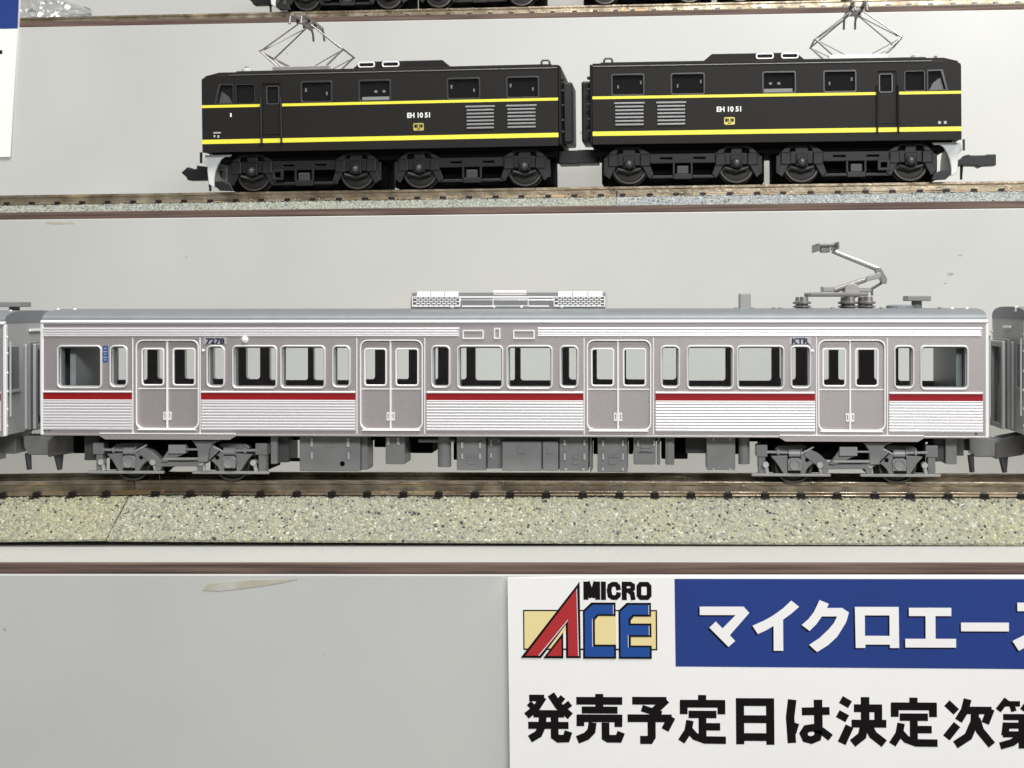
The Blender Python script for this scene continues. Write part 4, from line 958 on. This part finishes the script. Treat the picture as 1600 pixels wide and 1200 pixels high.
# ================================================================= the signs
sg = thing('sign_board', 'white printed sign with a red and blue logo, fixed below the lowest step edge', 'sign', (-18.75, 170.9, -33.7))
K = .0791
px = lambda a, b: ((a-793)*K, -(b-900)*K)
plate('card', [[px(793,901.5),px(1000,900.5),px(1400,900),px(1960,900),px(1960,1330),px(794,1330)]], 0, 1.1, 'paper', sg, bevel=.08)
h = 0.0
def ink(name, loops, mat, lvl, parent=sg):
    return plate(name, loops, -.02*lvl-.02, -.02*lvl+.012, mat, parent)
band = ink('blue_band', [[px(1056,903.5),px(1960,903.5),px(1960,1044.5),px(1056.6,1041)]], 'blue', 0)
A = lambda pts: [px(1050+a/5.714, 890+b/5.714) for a, b in pts]
A3 = lambda pts: [px(1320+a/5.714, 890+b/5.714) for a, b in pts]
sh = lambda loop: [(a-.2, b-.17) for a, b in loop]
kana = [[A([(258,325),(650,325),(700,380),(525,580),(572,632),(512,685),(343,513),(400,458),(460,520),(578,400),(258,400)])],
        [A([(1075,270),(1143,325),(1075,385),(1000,440),(1000,718),(915,718),(915,495),(850,535),(775,570),(727,495),(830,450),(910,405),(1000,340)])],
        [A([(1325,265),(1407,298),(1390,335),(1525,335),(1585,375),(1560,460),(1480,590),(1400,665),(1300,728),(1230,665),(1320,605),(1400,530),(1450,470),(1480,410),(1345,410),(1295,480),(1235,540),(1165,487),(1225,435),(1275,370)])],
        [A3([(95,325),(482,325),(484,690),(402,690),(402,660),(185,660),(185,690),(100,690)]), A3([(182,400),(400,400),(400,583),(182,583)])],
        [A3([(572,332),(945,332),(945,405),(805,405),(805,608),(985,608),(985,685),(538,685),(538,608),(718,608),(718,405),(572,405)])],
        [A3([(1030,463),(1450,463),(1450,540),(1030,540)])],
        [A3([(1525,285),(1830,285),(1880,330),(1850,410),(1790,500),(1900,630),(1840,690),(1735,575),(1640,655),(1535,712),(1480,625),(1590,570),(1690,490),(1770,360),(1525,360)])]]
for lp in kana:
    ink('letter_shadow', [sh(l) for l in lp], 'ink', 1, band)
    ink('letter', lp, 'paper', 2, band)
# logo
Lg = lambda pts: [px(790+a/5.926, 890+b/5.926) for a, b in pts]
lg = ink('logo', [Lg([(160,370),(1412,370),(1412,745),(160,745)])], 'ink', 0)
ink('logo_field', [Lg([(172,383),(1398,383),(1398,731),(172,731)])], 'logo_yellow', 1, lg)
for a, b in ((697,722),(1027,1053),(536,562)):
    ink('logo_gap', [Lg([(a,386),(b,386),(b,728),(a,728)]) if a != 536 else Lg([(536,600),(562,560),(562,728),(536,728)])], 'paper', 2, lg)
ink('logo_letter', [Lg([(135,817),(692,105),(698,818),(560,818),(560,505),(325,818)])], 'ink', 3, lg)
ink('logo_letter_face', [Lg([(180,797),(668,168),(681,799),(580,799),(580,455),(305,797)])], 'logo_red', 4, lg)
ink('logo_letter', [Lg([(345,821),(536,578),(536,821)])], 'ink', 3, lg)
ink('logo_letter_face', [Lg([(385,799),(518,632),(518,799)])], 'logo_red', 4, lg)
ink('logo_letter', [Lg([(720,375),(800,300),(1026,300),(1026,425),(865,425),(832,462),(832,692),(1028,692),(1028,823),(720,823)])], 'ink', 3, lg)
ink('logo_letter_face', [Lg([(738,385),(815,321),(1008,321),(1008,407),(855,407),(812,455),(812,711),(1010,711),(1010,805),(738,805)])], 'logo_blue', 4, lg)
ink('logo_letter', [Lg([(1052,375),(1130,302),(1356,302),(1356,430),(1195,430),(1166,465),(1166,495),(1358,495),(1358,620),(1166,620),(1166,700),(1360,700),(1360,823),(1052,823)])], 'ink', 3, lg)
ink('logo_letter_face', [Lg([(1070,385),(1143,322),(1338,322),(1338,411),(1185,411),(1145,455),(1145,513),(1340,513),(1340,602),(1145,602),(1145,717),(1341,717),(1341,805),(1070,805)])], 'logo_blue', 4, lg)
for pts in ([(662,178),(668,168),(681,799),(673,799)], [(300,797),(580,458),(580,470),(312,797)], [(806,455),(812,450),(812,711),(806,711)], [(1002,325),(1008,321),(1008,407),(1002,407)], [(1332,325),(1338,322),(1338,411),(1332,411)], [(1139,605),(1145,602),(1145,717),(1139,717)], [(1334,520),(1340,513),(1340,602),(1334,602)]):
    ink('logo_highlight', [Lg(pts)], 'logo_pale', 5, lg)
ST = {'n': 0}
def strokes(name, origin, k, list_, parent, w0=46, closed=False):
    """brush strokes: each (width, points...) becomes a band of flat print"""
    lev = 0
    me_all = MB()
    for st in list_:
        w_, pts = st[0], st[1:]
        pts = [Vector((origin[0]+p[0]/k, origin[1]+p[1]/k)) for p in pts]
        hw = w_*1.07/k/2; n = len(pts); Lp = []; Rp = []
        cl = (pts[0]-pts[-1]).length < 1e-6
        for i in range(n):
            if cl: a, b = pts[(i-1) % (n-1)], pts[(i+1) % (n-1)]
            else: a, b = pts[max(0, i-1)], pts[min(n-1, i+1)]
            p = pts[i]
            d0 = (p-a).normalized() if (p-a).length > 1e-6 else (b-p).normalized()
            d1 = (b-p).normalized() if (b-p).length > 1e-6 else d0
            nn = Vector((-(d0+d1).y, (d0+d1).x)).normalized(); kf = 1/max(.6, nn.dot(Vector((-d0.y, d0.x))))
            Lp.append(p+nn*hw*kf); Rp.append(p-nn*hw*kf)
        y = -.022-.0015*lev; lev += 1
        vs = []
        for q in Lp+Rp:
            X_, Z_ = px(q.x, q.y); vs.append((X_, y, Z_))
        me_all.add(vs, [(i, i+1, n+i+1, n+i) for i in range(n-1)])
    me = bpy.data.meshes.new(name); me.from_pydata([(a*S, b*S, c*S) for a, b, c in me_all.v], [], me_all.f)
    bm = bmesh.new(); bm.from_mesh(me)
    for fc in bm.faces:
        if fc.normal.y > 0: fc.normal_flip()
    bm.to_mesh(me); bm.free()
    return link(name, me, 'ink', parent)
o6 = (790, 890)
strokes('letter', o6, 5.926, [(44,(750,105),(750,275)),(52,(760,107),(806,255)),(52,(850,107),(806,255)),(44,(860,105),(860,275))], lg)
strokes('letter', o6, 5.926, [(44,(914,105),(914,277))], lg)
strokes('letter', o6, 5.926, [(42,(1055,185),(1050,150),(1030,130),(1000,130),(975,145),(967,190),(975,238),(1000,254),(1030,254),(1052,235),(1056,205))], lg)
strokes('letter', o6, 5.926, [(44,(1108,106),(1108,278)),(40,(1100,127),(1165,127),(1188,142),(1188,170),(1165,188),(1100,188)),(42,(1150,190),(1182,215),(1192,277))], lg)
strokes('letter', o6, 5.926, [(42,(1245,150),(1262,130),(1322,130),(1340,150),(1340,233),(1322,254),(1262,254),(1245,233),(1245,150))], lg)
R4, R5 = (800, 1070), (1200, 1070)
tei = [(48,(1191,62),(1191,112)),(46,(1052,117),(1335,117)),(46,(1075,100),(1075,183)),(46,(1311,100),(1311,183)),(44,(1105,184),(1280,184)),(46,(1192,184),(1192,335)),(44,(1192,261),(1303,261)),(44,(1114,222),(1101,290),(1058,355)),(44,(1108,280),(1145,322),(1205,344),(1338,345))]
strokes('letter', R4, 4, [(40,(102,86),(198,86)),(42,(192,80),(150,145),(84,200)),(36,(100,118),(142,160)),(46,(240,62),(288,135),(362,200)),(36,(316,78),(282,122)),(38,(362,118),(312,156)),(44,(128,185),(322,185)),(42,(95,258),(350,258)),(46,(188,195),(183,260),(160,312),(105,345)),(46,(262,195),(262,325),(285,342),(335,340),(350,295))], sg)
strokes('letter', R4, 4, [(46,(400,102),(690,102)),(48,(545,58),(545,152)),(42,(434,160),(660,160)),(46,(402,212),(690,212)),(46,(425,195),(425,262)),(46,(664,195),(664,266)),(48,(502,238),(494,292),(462,325),(405,348)),(46,(583,238),(583,330),(600,340),(665,340),(682,298))], sg)
strokes('letter', R4, 4, [(46,(752,100),(968,100)),(46,(968,92),(885,170)),(40,(812,146),(935,186)),(46,(722,210),(1000,210)),(46,(1000,200),(957,283)),(48,(873,205),(873,325),(860,346),(800,346))], sg)
strokes('letter', R4, 4, tei, sg)
strokes('letter', R4, 4, [(48,(1427,82),(1427,370)),(48,(1615,82),(1615,372)),(46,(1402,105),(1640,105)),(46,(1402,212),(1640,212)),(46,(1402,324),(1640,324))], sg)
strokes('letter', R5, 4, [(50,(153,88),(139,200),(149,360)),(30,(160,300),(180,236)),(46,(212,162),(385,158)),(50,(313,88),(315,300)),(44,(315,280),(308,325),(270,341),(235,332),(221,300),(240,270),(280,263),(335,283),(390,325))], sg)
strokes('letter', R5, 4, [(46,(455,86),(512,118)),(46,(435,174),(494,206)),(50,(508,252),(458,360)),(46,(535,140),(710,140)),(46,(686,120),(686,235)),(46,(520,236),(736,236)),(50,(605,70),(605,235)),(50,(604,225),(585,312),(525,360)),(50,(616,235),(652,305),(722,360))], sg)
strokes('letter', R5, 4, [(w_, *[(a-287, b+10) for a, b in p]) for w_, *p in tei], sg)
strokes('letter', R5, 4, [(46,(1110,105),(1168,160)),(48,(1172,238),(1105,322)),(46,(1238,80),(1220,150),(1180,215)),(44,(1225,150),(1385,150)),(46,(1380,140),(1345,230)),(48,(1283,150),(1280,220),(1240,312),(1160,365)),(48,(1290,200),(1312,275),(1385,365))], sg)
strokes('letter', R5, 4, [(36,(1480,80),(1425,150)),(32,(1465,108),(1560,108)),(32,(1510,118),(1522,155)),(36,(1625,80),(1575,150)),(32,(1615,108),(1712,108)),(32,(1660,118),(1672,155)),(36,(1455,190),(1680,190)),(42,(1665,170),(1665,245)),(36,(1455,243),(1690,243)),(42,(1475,225),(1465,305)),(36,(1452,297),(1690,297)),(46,(1573,180),(1573,385)),(40,(1680,290),(1675,345),(1630,355)),(42,(1555,315),(1510,348),(1435,370))], sg)
M_ = None
# the card at the upper left, hanging from the top step in view
s2 = thing('sign_board', 'white and blue card hanging at the upper left, mostly outside the picture', 'sign', (-146.6, 309.9, 71.4))
plate('card', [[(-70,6),(.9,6),(.8,0),(-1.5,-36.0),(-70,-36.0)]], 0, 1.2, 'paper', s2, bevel=.1)
plate('blue_band', [[(-70,6),(.9,6),(.8,0),(.45,-6.5),(-70,-6.5)]], -.03, .02, 'blue', s2)
plate('letter', [[(-12,-11.4),(-3.2,-11.4),(-3.2,-12.3),(-12,-12.3)]], -.03, .02, 'ink', s2)

# ================================================================= crumpled clear film at the upper left
rng = np.random.default_rng(4)
nx, ny = 46, 16; vs = []; fs = []
for j in range(ny+1):
    for i in range(nx+1):
        u, v = i/nx, j/ny
        x = -6+25*u+.6*noise.noise((u*7, v*5, 1)); y = 4*math.sin(v*3.1)*(.5+.5*noise.noise((u*4, v*3, 9)))
        z = 7.5*v*(1-.75*u**2)+1.0*abs(noise.noise((u*9, v*6, 2)))+.7*noise.noise((u*18, v*14, 5))
        vs.append((x, y+1.1*abs(noise.noise((u*12, v*9, 7))), max(0, z)))
for j in range(ny):
    for i in range(nx): a = j*(nx+1)+i; fs.append((a, a+1, a+nx+2, a+nx+1))
pf = MB().add(vs, fs).build('plastic_bag', 'film'); pf.location = Vector((-152, 318, 69.0))*S
pf['label'] = 'crumpled clear plastic film lying at the left of the top step in view'; pf['category'] = 'plastic film'
